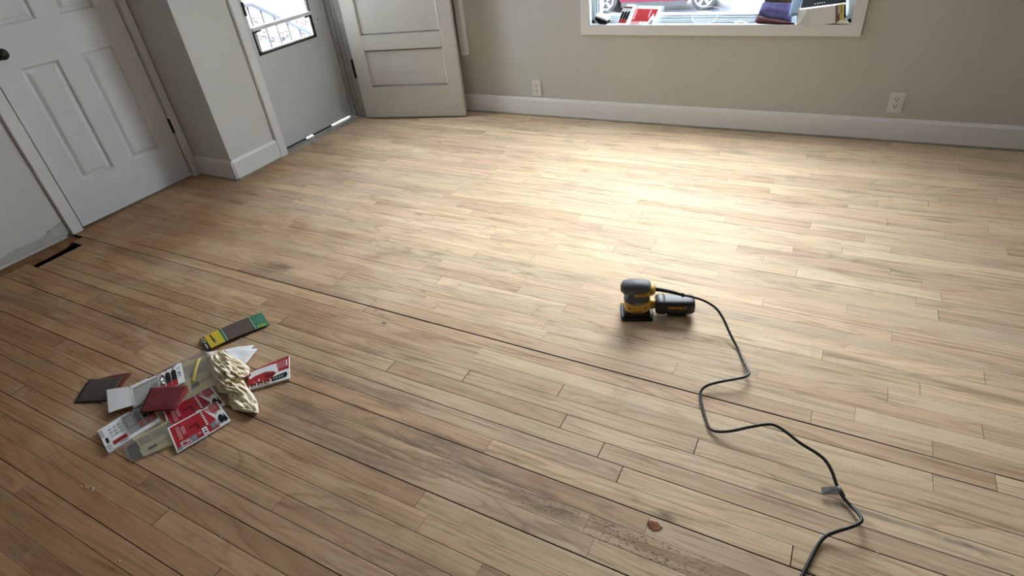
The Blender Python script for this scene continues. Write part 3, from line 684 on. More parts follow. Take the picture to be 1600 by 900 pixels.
class Card:
    """flat pack with a printed face; quad = far-left, far-right, near-right, near-left"""
    def __init__(s, t, quad, th, side=M_WHITE, bend=0.0):
        s.q = [Vector(p) for p in quad]; s.t = t; s.bend = bend
        s.n = ((s.q[1] - s.q[0]).cross(s.q[3] - s.q[0]));
        if s.n.z < 0: s.n.negate()
        s.n.normalize()
        b = MB(); nu = 10
        T = [[s.at(i / nu, v) for i in range(nu + 1)] for v in (0, 1)]
        top = T[0] + T[1][::-1]; N = len(top)
        vs = top + [p - s.n * th for p in top]
        fs = [(i, i + 1, N - 2 - i, N - 1 - i) for i in range(nu)]
        fs += [tuple(x + N for x in f[::-1]) for f in fs[:]]
        fs += [(i, (i + 1) % N, N + (i + 1) % N, N + i) for i in range(N)]
        b.add(vs, fs); s.body = b.build('card_body', side, t); s.body.data.validate()
        s.layers = {}; s.k = 0
    def at(s, u, v, h=0.0):
        a, b_, c, d = s.q
        p = a * (1 - u) * (1 - v) + b_ * u * (1 - v) + c * u * v + d * (1 - u) * v
        return p + s.n * (h + s.bend * 4 * u * (1 - u))
    def poly(s, pts, m, name='printed_graphic', up=0):
        s.k += 1; L = s.layers.setdefault(name, (MB(), []))
        if m not in L[1]: L[1].append(m)
        # densify so that prints follow a bent card
        out = []
        for i in range(len(pts)):
            p, q = pts[i], pts[(i + 1) % len(pts)]
            n = max(1, int(abs(q[0] - p[0]) * 10)) if s.bend else 1
            for j in range(n): out.append((p[0] + (q[0] - p[0]) * j / n, p[1] + (q[1] - p[1]) * j / n))
        L[0].add([s.at(u, v, .0003 + .00006 * s.k + up) for u, v in out], [tuple(range(len(out)))], L[1].index(m))
        return s
    def rect(s, u0, v0, u1, v1, m, name='printed_graphic', up=0): return s.poly([(u0, v0), (u1, v0), (u1, v1), (u0, v1)], m, name, up)
    def raised(s, pts, h, m, name, h0=0.0):
        b = MB(); n = len(pts); vs = [s.at(u, v, h0) for u, v in pts] + [s.at(u, v, h0 + h) for u, v in pts]
        b.add(vs, [tuple(range(n - 1, -1, -1)), tuple(range(n, 2 * n))] + [(i, (i + 1) % n, n + (i + 1) % n, n + i) for i in range(n)])
        return b.build(name, m, s.t, bevel=min(.0012, h * .3), seg=1)
    def done(s):
        for k, (b, ms) in s.layers.items():
            if b.v: b.build(k, ms, s.t)
def Q(*pts): return [fl(*p) for p in pts]

# dark folded sandpaper sheet at the left
q = Q((116, 629.5, .003), (141, 593, .004), (193, 590, .010), (172, 628, .003))
t = thing('sandpaper_sheet', 'dark grey sandpaper sheet with red-brown backing left of the white card', 'sandpaper', q[0])
def bil(q, u, v, h=0): return q[0] * (1 - u) * (1 - v) + q[1] * u * (1 - v) + q[2] * u * v + q[3] * (1 - u) * v + Vector((0, 0, h))
qq = [q[0], q[1], q[2], q[3]]
MB().grid(lambda u, v: bil(qq, u, v, .004 * math.sin(PI * u * .9) + .002 * v * v + .001), 12, 12).build('grit_face', M_GRIT, t, thick=.0008)
q2 = Q((149, 593, .002), (204, 582, .016), (206, 585, .014), (185, 612, .003))
MB().grid(lambda u, v: bil(q2, u, v, .004 * math.sin(PI * u)), 10, 6).build('red_backing', M_RBACK, t, thick=.0008)

# red card packs, front one and the one behind it
def red_pack(quad, label, loc):
    t = thing('red_card_pack', label, 'packaging', loc, group='red card packs')
    c = Card(t, quad, .004)
    c.rect(.03, .05, .92, .96, M_RED)
    c.poly([(.93, .04), (.78, .05), (.70, .10), (.83, .44), (.90, .36), (.97, .40)], M_PINK)
    c.poly([(.955, .38), (.90, .36), (.845, .47), (.69, .06), (.80, .58), (.80, .98), (.99, .98), (.99, .42)], M_WHITE)
    c.rect(.80, .02, .96, .34, M_RED)
    for k in range(4): c.rect(.82 + .03 * k, .06, .835 + .03 * k, .30, M_PINK)
    # chevron cut-out
    c.poly([(.33, .36), (.50, .36), (.50, .62), (.46, .62), (.46, .43), (.33, .43)], M_DRED)
    # pale text columns
    for k, u in enumerate((.12, .155, .205, .24)): c.rect(u, .16 + .06 * (k > 1), u + .022, .66 - .12 * (k > 1), M_PINK)
    # white title marks
    for k in range(6):
        v = .10 + .10 * k; c.poly([(.62, v), (.665, v + .01 * (k % 2)), (.66, v + .03), (.64, v + .035), (.655, v + .07), (.615, v + .06)], M_WHITE)
    # row of tool pictures
    c.rect(.03, .88, .12, .97, M_GREY)
    c.poly([(.10, .74), (.28, .76), (.30, .94), (.11, .95)], M_LGREY); c.rect(.14, .80, .27, .90, M_RED); c.rect(.20, .82, .26, .85, M_WHITE)
    c.rect(.30, .73, .40, .96, M_GREY); c.rect(.41, .71, .50, .95, M_RED); c.rect(.43, .76, .48, .83, M_PINK)
    c.rect(.51, .69, .60, .95, M_WHITE); c.rect(.53, .74, .58, .80, M_GREY); c.rect(.53, .84, .58, .90, M_INK); c.rect(.60, .70, .66, .92, M_RED)
    c.poly([(.66, .70), (.80, .66), (.86, .74), (.86, .88), (.68, .92)], M_GREY); c.rect(.77, .68, .84, .82, M_LGREY)
    c.poly([(.83, .74), (.86, .58), (.90, .54), (.93, .60), (.92, .68), (.95, .66), (.955, .50), (.97, .66), (.985, .86), (.95, .92), (.90, .86), (.86, .92)], M_INK)
    c.done(); return t
qB = Q((254, 641, .0046), (330, 603.5, .0046), (352, 632, .0046), (269, 678, .0046))
red_pack(qB, 'red card pack tucked behind and partly under the front red pack', qB[3])
qA = Q((261.5, 668.5, .016), (340, 627, .016), (361, 657.5, .007), (277, 708, .007))
red_pack(qA, 'front red card pack with white border and tool pictures', qA[3])

# red and white pack on the right
q = Q((386, 583, .012), (451, 555.5, .026), (452, 591, .012), (390, 608, .012))
t = thing('red_white_card_pack', 'red and white blade pack poking out right of the crumpled paper', 'packaging', q[3])
c = Card(t, q, .009)
c.rect(.0, .0, 1.0, .56, M_RED); c.rect(.72, .0, .985, .54, M_RED)
for k in range(7): c.rect(.70 + .033 * k, .10, .715 + .033 * k, .44, M_PINK)
c.rect(.93, .14, .965, .42, M_WHITE)
c.poly([(.02, .30), (.14, .16), (.30, .08), (.48, .08), (.62, .16), (.70, .30), (.74, .50), (.70, .60), (.60, .44), (.40, .32), (.20, .36), (.04, .46)], M_WHITE)
c.poly([(.0, .48), (.20, .38), (.40, .36), (.58, .46), (.68, .58), (.55, .80), (.0, .82)], M_RED)
c.poly([(.42, .50), (.58, .50), (.66, .58), (.55, .70), (.40, .66)], M_DRED)
for u in (.12, .24): c.rect(u, .60, u + .03, .74, M_WHITE)
c.poly([(.56, .74), (.92, .68), (.955, .74), (.955, .84), (.92, .90), (.56, .94)], M_INK)
for k in range(3): c.rect(.04 + .17 * k, .80, .17 + .17 * k, .96, M_INK); c.rect(.07 + .17 * k, .87, .15 + .17 * k, .95, M_PINK); c.rect(.175 + .17 * k, .78, .195 + .17 * k, .94, M_CREAM)
for k in range(4): c.rect(.60 + .07 * k, .77, .65 + .07 * k, .88, M_GREY)
c.done()

# white liner sheets
def sheet(name, label, cat, q, m, wave, loc=None, nx=14, ny=10, seed=0):
    t = MB().grid(lambda u, v: bil(q, u, v, abs(wave * (mnoise.noise(Vector((u * 2.3 + seed, v * 1.9, seed))) + .35)) ), nx, ny)
    L = q[3].copy(); L.z = 0
    t.v = [tuple(Vector(p) - L) for p in t.v]
    o = t.build(name, m, thick=.0006); o.location = L; return tag(o, label, cat)
sheet('liner_sheet', 'back white paper sheet with a pointed corner behind the crumpled paper', 'paper', Q((322, 551, .008), (397, 539.5, .008), (381, 566, .006), (330, 570, .006)), M_WHITE, .006, seed=2)
sheet('liner_sheet', 'front white paper sheet with a long pointed corner beside the crumpled paper', 'paper', Q((349, 546.5, .016), (402.5, 545.5, .012), (383, 570, .012), (362, 563, .014)), M_WHITE, .004, seed=5)

# yellow packs in clear bags
def yellow_pack(label, q, bag, mirror=False, dark=True):
    t = thing('yellow_bagged_pack', label, 'packaging', q[3], group='yellow packs in clear bags')
    c = Card(t, q, .004, M_CREAM)
    c.rect(.08, .14, .40, .50, M_PANEL); c.rect(.44, .12, .80, .48, M_PANEL)
    for k in range(3): c.rect(.82 + .035 * k, .12, .837 + .035 * k, .34, M_INK)
    c.rect(.91, .10, .975, .30, M_INK); c.rect(.93, .15, .955, .25, M_CREAM)
    c.poly([(.05, .62), (.35, .60), (.75, .52), (.95, .34), (.97, .40), (.80, .60), (.40, .68), (.06, .70)], M_YLAB if False else M_CREAM)
    c.poly([(.20, .74), (.44, .70), (.46, .82), (.22, .86)], M_INK); c.poly([(.48, .74), (.80, .66), (.88, .62), (.80, .72), (.50, .80)], M_PANEL)
    c.done()
    MB().grid(lambda u, v: bil(bag, u, v,   .0030 + .0022 * math.sin(PI * u) * math.sin(PI * v) + .0018 * abs(mnoise.noise(Vector((u * 5, v * 5, 3.1 + len(label)))))), 22, 16).build('clear_bag', M_CLEAR, t)
    return t
q = Q((207, 686, .0048), (265, 656, .0048), (279, 689, .0048), (224, 713, .0048))
t = yellow_pack('pale yellow pack in a clear bag in front of the white blade pack', q, Q((192, 698, .003), (266, 655, .004), (284, 692, .003), (203, 723.5, .001)))
c2 = Q((197, 700, .003), (212, 689, .005), (226, 711, .004), (206, 719, .002))
MB().grid(lambda u, v: bil(c2, u, v, .004 * abs(mnoise.noise(Vector((u * 6, v * 6, 8))))), 10, 8).build('loose_blades', M_INK, t, thick=.001)
q = Q((281, 568, .0050), (331, 552, .0050), (341, 600, .0050), (291, 621, .0050))
t = yellow_pack('pale yellow pack in a clear bag behind the red sandpaper, under the crumpled paper', q, Q((259, 574, .002), (326, 545, .004), (343, 600, .004), (288, 625, .003)))
c2 = Q((308, 561, .011), (314, 559, .012), (304, 597, .012), (299, 598, .010))
MB().grid(lambda u, v: bil(c2, u, v, .006 * math.sin(PI * v)), 3, 10).build('folded_edge', mat('bright_yellow_edge', (.80, .66, .18), .4), t, thick=.0008)

# white blade pack, lower left
M_BLADE = M_INK
def blade_window(c, u0, v0, u1, v1, n, name='blade'):
    du = (u1 - u0) / n
    for k in range(n):
        a = u0 + du * (k + .08); e = u0 + du * (k + .92)
        c.raised([(a, v0 + .10), (a + (e - a) * .25, v0), (a + (e - a) * .75, v0), (e, v0 + .10), (e, v0 + (v1 - v0) * .66), (a, v0 + (v1 - v0) * .66)], .003, M_INK, name)
        c.raised([(a, v0 + (v1 - v0) * .66), (e, v0 + (v1 - v0) * .66), (e, v1), (a, v1)], .003, M_RED, 'red_blade_tip')
q = Q((152, 673.5, .010), (231, 624, .012), (251, 657, .010), (169, 707, .010))
t = thing('blade_pack', 'white blade pack with hang hole, lowest left in the heap', 'packaging', q[3])
c = Card(t, q, .008)
c.rect(.0, .05, .07, .40, M_LGREY); c.rect(.02, .74, .10, .97, M_LGREY)
c.poly([(.05, .47), (.085, .45), (.10, .50), (.10, .66), (.07, .70), (.05, .66)], M_INK)
for k in range(3):
    for j in range(3): c.rect(.16 + .085 * k, .20 + .14 * j, .215 + .085 * k, .29 + .14 * j, M_LGREY); c.rect(.17 + .085 * k, .22 + .14 * j, .19 + .085 * k, .26 + .14 * j, M_GREY)
c.rect(.145, .72, .40, .88, M_RED)
for k in range(4): c.rect(.165 + .055 * k, .77, .20 + .055 * k, .83, M_DRED)
c.rect(.24, .92, .40, .96, M_GREY)
c.rect(.46, .13, .63, .62, M_GREY); c.rect(.48, .20, .61, .58, M_LGREY); c.rect(.58, .0, .93, .045, M_RED); c.rect(.62, .06, .68, .10, M_INK); c.rect(.78, .05, .82, .09, M_INK)
blade_window(c, .64, .16, .99, .84, 3)
c.raised([(.44, .08), (.995, .08), (.995, .88), (.44, .88)], .006, M_BLISTER, 'clear_blister', .0005)
c.done()

# opened blister pack in the middle, with white paper sticking out
q = Q((203, 604, .026), (282, 566.5, .026), (288.5, 596, .022), (208, 637, .022))
t = thing('opened_blister_pack', 'opened clear blister pack with three dark blades above the red sandpaper', 'packaging', q[3])
c = Card(t, q, .006)
c.rect(.34, .0, .90, .05, M_DRED); c.rect(.50, .09, .60, .13, M_INK); c.rect(.68, .08, .71, .12, M_INK); c.rect(.80, .08, .86, .12, M_INK)
for v in (.18, .40, .56): c.rect(.905, v, .965, v + .10, M_LGREY)
c.poly([(.90, .42), (.94, .40), (.97, .52), (.93, .55)], M_GREY)
c.rect(.06, .16, .52, .98, M_LGREY); c.rect(.08, .16, .52, .26, M_INK); c.rect(.38, .30, .52, .94, M_GREY)
blade_window(c, .54, .20, .89, .98, 3)
c.done()
bz = Q((206, 606, .028), (254, 585, .028), (262, 606, .026), (210, 636, .025))
MB().grid(lambda u, v: bil(bz, u, v, .014 * math.sin(PI * u) ** .5 * math.sin(PI * v) ** .5 + .004 * mnoise.noise(Vector((u * 6, v * 5, 4)))), 20, 14).build('crushed_tray', M_BLISTER, t)
bz2 = Q((166.5, 609, .020), (201, 604.5, .027), (213, 632, .026), (169.5, 645, .018))
o = MB().grid(lambda u, v: bil(bz2, u, v, .0015 * math.sin(PI * u)), 8, 6, smooth=False).build('white_insert', M_WHITE, t, thick=.0008); o['label'] = 'white paper insert sticking out to the left'

# red sandpaper on top
q = Q((236, 607.5, .036), (293, 603.5, .038), (273, 643, .028), (219, 647, .021))
for p_ in q: p_.z += .006
t = thing('red_sandpaper', 'dark red sandpaper sheet lying across the middle of the heap', 'sandpaper', q[3])
MB().grid(lambda u, v: bil(q, u, v, .002 * math.sin(PI * u) * math.sin(PI * v * .8) + .003 * mnoise.noise(Vector((u * 2, v * 2, 1)))), 16, 14).build('red_grit_face', M_RSAND, t, thick=.0009)
q3 = Q((288, 604, .040), (295, 603, .036), (295.5, 612, .030), (273, 643, .020))
MB().grid(lambda u, v: bil(q3, u, v, 0), 6, 8).build('folded_edge', mat('red_fold', (.33, .07, .06), .5, var=.2, scale=60), t, thick=.0008)

# crumpled tan paper
def crumple():
    Lf = [(343, 548), (327, 553.5), (328, 570), (331, 585), (336, 601), (341, 613), (356, 616), (358, 629), (364, 640), (382, 643)]
    Rt = [(346, 547), (364, 557), (376, 563), (390, 574), (389, 586), (379, 590), (386, 604), (396, 616), (403, 630), (404, 645)]
    def edge(E, t):
        x = t * (len(E) - 1); i = min(int(x), len(E) - 2); f = x - i
        return E[i][0] * (1 - f) + E[i + 1][0] * f, E[i][1] * (1 - f) + E[i + 1][1] * f
    rc = random.Random(12); NU, NV = 15, 27
    J = [[(rc.uniform(-.5, .5), rc.uniform(-.5, .5), rc.random()) for _ in range(NU + 1)] for _ in range(NV + 1)]
    def hgt(u, v):
        i, j = min(NU, round(u * NU)), min(NV, round(v * NV))
        env = (math.sin(PI * min(1, max(0, u))) ** .5) * (.40 + .60 * math.exp(-((v - .36) / .30) ** 2))
        ridge = 1 - abs(mnoise.noise(Vector((u * 3.0 + 3, v * 5.6, 1.7)))) * 2.6
        base = .024 - .019 * max(0, min(1, (v - .45) / .35))
        return base + env * (.020 + .030 * max(0, ridge) * (.4 + .6 * ((i + 2 * j) % 3 == 0)) + .030 * (J[j][i][2] - .4))
    def fn(u, v):
        lx, ly = edge(Lf, v); rx, ry = edge(Rt, v)
        j = 1.2 * mnoise.noise(Vector((v * 14, u * 2, 9)))
        h = max(.003, hgt(u, v)); i_, j_ = round(u * NU), round(v * NV)
        if 0 < i_ < NU and 0 < j_ < NV: u += J[j_][i_][0] * .8 / NU; j += J[j_][i_][1] * 2.2
        p = fl(lx + (rx - lx) * u + j, ly + (ry - ly) * u + j * .6, h)
        return p
    return fn
b = MB().grid(crumple(), 15, 27, smooth=False)
b.f, b.m, b.sm = [t for q_ in b.f for t in ((q_[0], q_[1], q_[2]), (q_[0], q_[2], q_[3]))], b.m * 2, b.sm * 2; L0 = fl(365, 610)
b.v = [tuple(Vector(p) - L0) for p in b.v]
n_ = len(b.v); nf = len(b.f)          # paper thickness: an underside just below the top
b.v += [(p[0], p[1], p[2] - .0006) for p in b.v]; b.f += [tuple(i + n_ for i in f[::-1]) for f in b.f]; b.m *= 2; b.sm *= 2
o = b.build('crumpled_paper', M_BEIGE); o.location = L0
tag(o, 'crumpled tan sanding paper lying on top of the heap', 'paper')

# sanding strip pack, upper right of the heap
q = Q((311.5, 530, .010), (409, 488, .008), (421, 507.5, .006), (323, 548, .010))
t = thing('sanding_strip_pack', 'bowed brown sanding strip with yellow and green labelled ends', 'sandpaper', q[3])
c = Card(t, q, .0012, M_BSAND, bend=.007)
c.rect(.0, .02, .075, .98, M_INK, 'end_label'); c.rect(.015, .08, .06, .40, M_CREAM, 'end_label'); c.rect(.025, .12, .05, .34, M_INK, 'end_label'); c.rect(.02, .5, .045, .9, M_LGREY, 'end_label')
c.rect(.075, .0, .30, 1.0, M_YLAB, 'end_label'); c.poly([(.15, .05), (.165, .05), (.18, .60), (.165, .85), (.15, .55)], M_INK, 'end_label'); c.rect(.185, .30, .195, .9, M_PANEL, 'end_label')
c.rect(.30, .0, .335, 1.0, M_GREEN, 'end_label'); c.rect(.335, .0, .345, 1.0, M_LGREY, 'end_label')
c.rect(.775, .0, 1.0, 1.0, M_GREEN, 'green_label'); c.rect(.785, .0, .792, 1.0, M_LGREY, 'green_label')
for k in range(4): c.rect(.83 + .035 * k, .80, .843 + .035 * k, .98, M_YLAB, 'green_label'); c.rect(.80 + .04 * k, .1, .806 + .04 * k, .6, mat('light_green_print', (.06, .28, .15), .4), 'green_label')
c.done()

# white plaster crumbs
b = MB(); rq = random.Random(3)
for px, py, n_ in ((137, 761, 9), (147, 764, 6), (342, 840, 3), (187, 876, 2), (303, 881, 2), (1373, 863, 2), (1300, 896, 2), (697, 426, 3)):
    for k in range(n_):
        p = fl(px + rq.gauss(0, 5), py + rq.gauss(0, 1.5)); r = rq.uniform(.0012, .0032)
        b.add([p + Vector((r * rq.uniform(.6, 1.2) * math.cos(a), r * math.sin(a), .0004)) for a in (0, 2.1, 4.2)] + [p + Vector((0, 0, r * 1.2))], [(0, 2, 1), (0, 1, 3), (1, 2, 3), (2, 0, 3)])
o = b.build('plaster_crumbs', M_WHITE); tag(o, 'tiny white plaster crumbs scattered on the near boards', 'crumbs', 'stuff')
# small chip of old filler
o = MB(); cc = fl(1022, 822, 0)
poly = [(.020 * math.cos(a) * (1 + .12 * math.sin(3 * a + 1) + .08 * math.sin(7 * a)), .016 * math.sin(a) * (1 + .12 * math.cos(5 * a))) for a in [2 * PI * k / 40 for k in range(40)]]
poly = [(a_ * q_, b_ * q_) for (a_, b_), q_ in zip(poly, [rnd.uniform(.72, 1.12) for _ in poly])]
o.prism(poly, .0003, .0018); o = o.build('filler_chip', mat('rust_brown_filler', (.20, .075, .028), .8, var=.4, scale=120)); o.location = cc
tag(o, 'small rust brown chip on a near floorboard', 'chip')

# ------------------------------------------------------------------ things on the window sill
ZS = WZ0
def wq(Y, *pts): return [wy(px, py, Y) for px, py in pts]
# sanding block at the left end of the sill
t = thing('sanding_block', 'black and white hand sanding block at left end of sill', 'sanding block', (-1.47, 3.905, ZS))
p = [wy(929, 26, 3.915), wy(931.5, 23.5, 3.93), wy(952, 31, 3.93), wy(948, 33.5, 3.905)]
a0, a1, a2 = wy(929.5, 26.5, 3.91), wy(947.5, 33.5, 3.90), wy(947, 38.2, 3.90); a3 = wy(936, 37.5, 3.902); a4 = wy(930, 31, 3.908)
dp = Vector((.018, .022, .010))
b = MB(); ring = [a0, a1, a2, a3, a4]; n = 5
b.add(ring + [x + dp for x in ring], [tuple(range(5)), tuple(range(9, 4, -1))] + [(i, (i + 1) % 5, 5 + (i + 1) % 5, 5 + i) for i in range(5)]); b.build('block_body', M_BLACK, t)
tp = [a0 + Vector((-.002, -.001, .001)), a1 + Vector((.004, -.001, .001)), a1 + dp + Vector((.004, 0, .001)), a0 + dp + Vector((-.002, 0, .001))]
b = MB(); b.hexa(tp + [x + Vector((.003, .002, .012)) for x in tp]); b.build('white_top', M_WHITE, t, bevel=.002)
# small blade card leaning on the glass
q = [wy(974.5, 9.5, 3.955), wy(990, 10, 3.955), wy(978, 37, 3.905), wy(965, 36.5, 3.905)]
t = thing('leaning_blade_card', 'white card with three grey blades leaning left of the red pack', 'packaging', q[3])
c = Card(t, q, .003); c.rect(.04, .02, .92, .10, M_DRED); c.rect(.08, .14, .22, .19, M_GREY); c.rect(.45, .14, .55, .19, M_GREY); c.rect(.75, .14, .86, .19, M_GREY)
blade_window(c, .04, .28, .96, .98, 3); c.done()
# red pack leaning on the glass
q = [wy(992, 11.5, 3.955), wy(1034, 13, 3.955), wy(1021, 39.5, 3.885), wy(982, 38.5, 3.885)]
t = thing('leaning_red_pack', 'red and white pack leaning against the window glass', 'packaging', q[3])
c = Card(t, q, .004); c.rect(.05, .06, .90, .80, M_RED); c.rect(.05, .80, .55, .97, M_PINK); c.rect(.07, .08, .15, .7, M_PINK); c.poly([(.32, .24), (.52, .24), (.52, .34), (.40, .34), (.34, .46), (.30, .46)], M_INK)
c.rect(.64, .12, .67, .62, M_WHITE); c.poly([(.74, .98), (.72, .66), (.80, .30), (.86, .50), (.98, .50), (.98, .98)], M_WHITE); c.poly([(.76, .94), (.82, .66), (.90, .74), (.92, .94)], M_GREY); c.rect(.40, .80, .52, .98, M_WHITE); c.done()
# loop of white cord
cl = wy(1101, 35, 3.90)
ptsL = [(1086, 35.5, 3.895), (1082, 30, 3.902), (1083, 24, 3.91), (1090, 19, 3.917), (1100, 17.5, 3.918), (1113, 19, 3.918), (1120, 23, 3.915), (1120, 28, 3.907), (1115, 33, 3.898), (1110, 36, 3.893), (1099, 36.7, 3.891), (1089, 36.5, 3.893)]
pl = catmull([wy(a, b_, y) for a, b_, y in ptsL] + [wy(*ptsL[0])], 4); zmin = min(p.z for p in pl)
o = MB().tube([p - cl + Vector((0, 0, max(0, ZS + .0022 - zmin))) for p in pl], .0022, 8).build('cord_loop', M_WHITE); o.location = cl
tag(o, 'thin white cord loop propped on the sill against the frame', 'cord')
ctr = wy(1158, 37.0, 3.895); ctr.z = ZS
o = MB().tube(catmull([(-.045, .005, .003), (-.03, .012, .009), (-.005, .014, .013), (.02, .008, .010), (.045, -.002, .003)], 5), .0032, 8).build('plastic_strip', M_WHITE); o.location = ctr
tag(o, 'short curved white plastic strip on the sill beside the purple bundle', 'plastic strip')
# purple folded cloth
M_PURP = mat('purple_cloth', (.085, .075, .20), .75, var=.25, scale=30, bump=.3, bscale=90)
M_MAR = mat('maroon_cloth', (.11, .04, .045), .75, var=.3, scale=30)
t = thing('folded_bundle', 'purple folded bundle with maroon underside on the sill', 'fabric', wy(1210, 37, 3.90))
A = [wy(1192, 3, 3.952), wy(1241, 5, 3.952), wy(1236, 35, 3.897), wy(1184, 24, 3.905)]
MB().grid(lambda u, v: bil(A, u, v, 0) + Vector((0, -.008 * math.sin(PI * v) - .004 * mnoise.noise(Vector((u * 4, v * 4, 1))), 0)), 12, 10).build('purple_face', M_PURP, t, thick=.004)
A2 = [wy(1183, 24.5, 3.905), wy(1238, 34, 3.902), wy(1242, 37.5, 3.893), wy(1179.5, 35, 3.892)]
MB().grid(lambda u, v: bil(A2, u, v, 0) + Vector((0, -.006 * math.sin(PI * v), 0)), 10, 5).build('maroon_fold', M_MAR, t, thick=.004)
A3 = [wy(1180, 34, 3.895), wy(1242, 36.5, 3.895), wy(1242, 38.6, 3.890), wy(1184, 37.0, 3.890)]
MB().grid(lambda u, v: bil(A3, u, v, 0), 8, 2).build('dark_bottom_edge', M_INK, t, thick=.003)
# brown paper bag behind it
A = [wy(1196, -30, 3.978), wy(1246, -30, 3.978), wy(1242, 24, 3.970), wy(1194, 16, 3.970)]
b = MB().grid(lambda u, v: bil(A, u, v, 0) + Vector((0, -.004 * mnoise.noise(Vector((u * 3, v * 3, 5))), 0)), 10, 10)
o = b.build('brown_packet', mat('brown_paper', (.115, .075, .045), .8, var=.25, scale=25), thick=.004); tag(o, 'brown paper packet standing behind the purple bundle', 'packet')
A = [wy(1240, -8, 3.936), wy(1257, -8, 3.936), wy(1247, 24, 3.893), wy(1232, 26, 3.885)]
b = MB().grid(lambda u, v: bil(A, u, v, 0) + Vector((0, -.004 * math.sin(PI * u), 0)), 8, 8)
o = b.build('blue_sheet', mat('pale_blue_film', (.30, .42, .55), .4, var=.2, scale=30), thick=.0012); tag(o, 'crinkled pale blue sheet between purple bundle and black folder', 'plastic sheet')
# white carton with picture end
t = thing('white_carton', 'white cardboard carton with picture end on the right of the sill', 'box', wy(1280, 40, 3.88))
f0, f1, f2, f3 = wy(1264, 41.2, 3.872), wy(1305, 36.5, 3.885), wy(1305.5, 8.0, 3.885), wy(1264, 13.5, 3.872)
l0, l3 = wy(1244.5, 42, 3.885), wy(1244, 15.5, 3.90); r1, r2 = wy(1322, 33, 3.935), wy(1322, 4.5, 3.94)
b = MB(); b.add([f0, f1, f2, f3], [(0, 1, 2, 3)]); bk0, bk3 = l0 + (r1 - f1), l3 + (r2 - f2); b.add([f3, f2, r2, bk3, l3], [(0, 1, 2, 3, 4)]); b.add([f0, l0, bk0, r1, f1], [(0, 1, 2, 3, 4)]); b.add([bk0, r1, r2, bk3], [(3, 2, 1, 0)]); b.add([l0, bk0, bk3, l3], [(0, 1, 2, 3)])
b.build('box_body', M_WHITE, t)
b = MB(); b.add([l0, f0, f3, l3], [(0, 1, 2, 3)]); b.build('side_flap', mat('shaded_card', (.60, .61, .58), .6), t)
def fq(P, u, v): return P[0] * (1 - u) * (1 - v) + P[1] * u * (1 - v) + P[2] * u * v + P[3] * (1 - u) * v
E_ = [f1, r1, r2, f2]; b = MB(); ms = [mat('photo_brown', (.22, .10, .07), .5, var=.4, scale=60), M_YLAB, M_INK, mat('photo_skin', (.55, .38, .28), .5, var=.3, scale=80)]
nE = (r1 - f1).cross(f2 - f1).normalized()
if nE.y > 0: nE.negate()
def eq(u0, u1, v0, v1, mi, k): b.add([fq(E_, u, v) + nE * (.0006 * k) for u, v in ((u0, v0), (u1, v0), (u1, v1), (u0, v1))], [(0, 1, 2, 3)], mi)
eq(0, 1, 0, 1, 3, 1); eq(0, .22, .05, .95, 0, 2); eq(.22, .36, .1, .5, 0, 2); eq(.42, .72, .0, .98, 1, 2); eq(.8, .95, .2, .9, 2, 2); eq(.52, .58, .5, .95, 2, 3); b.build('picture_end', ms, t)
b = MB(); LQ = [l0, f0, f3, l3]; nL = (f0 - l0).cross(f3 - f0).normalized()
if nL.y > 0: nL.negate()
b.add([fq(LQ, u, v) + nL * .0008 for u, v in ((.78, .62), (.90, .62), (.90, .97), (.78, .97))], [(0, 1, 2, 3)]); b.add([fq(LQ, u, v) + nL * .0008 for u, v in ((.58, .35), (.62, .35), (.62, .9), (.58, .9))], [(0, 1, 2, 3)]); b.build('slot_marks', M_GREY, t)
# black folder lying on the carton
t = thing('black_folder', 'black folder leaning on the glass above the white carton', 'folder', wy(1285, 8, 3.93))
A = [wy(1257, -14, 3.968), wy(1318, -14, 3.968), wy(1323, 3.5, 3.945), wy(1251, 12.5, 3.905)]
MB().grid(lambda u, v: bil(A, u, v, 0), 8, 6, smooth=False).build('cover', M_INK, t, thick=.006)
b = MB(); nA = (A[1] - A[0]).cross(A[3] - A[0]).normalized()
if nA.y > 0: nA.negate()
for k, (u, v) in enumerate(((.30, .86), (.36, .84), (.41, .84), (.46, .83), (.51, .82))): b.add([fq(A, x, y) + nA * .0075 for x, y in ((u, v), (u + .02, v), (u + .02, v + .07), (u, v + .07))], [(0, 1, 2, 3)])
b.build('white_marks', M_WHITE, t)
# crumpled tan scrap
cc = wy(1316, 37, 3.897); cc.z = ZS
b = MB().grid(lambda u, v: Vector(((u - .5) * .068, (v - .5) * .022, .004 + .020 * (math.sin(PI * u) * math.sin(PI * v)) ** .5 * (.6 + .8 * abs(mnoise.noise(Vector((u * 5, v * 4, 2))))))), 14, 8, smooth=False)
o = b.build('paper_scrap', M_BEIGE, thick=.0008); o.location = cc; tag(o, 'crumpled tan paper scrap in the right corner of the sill', 'paper')

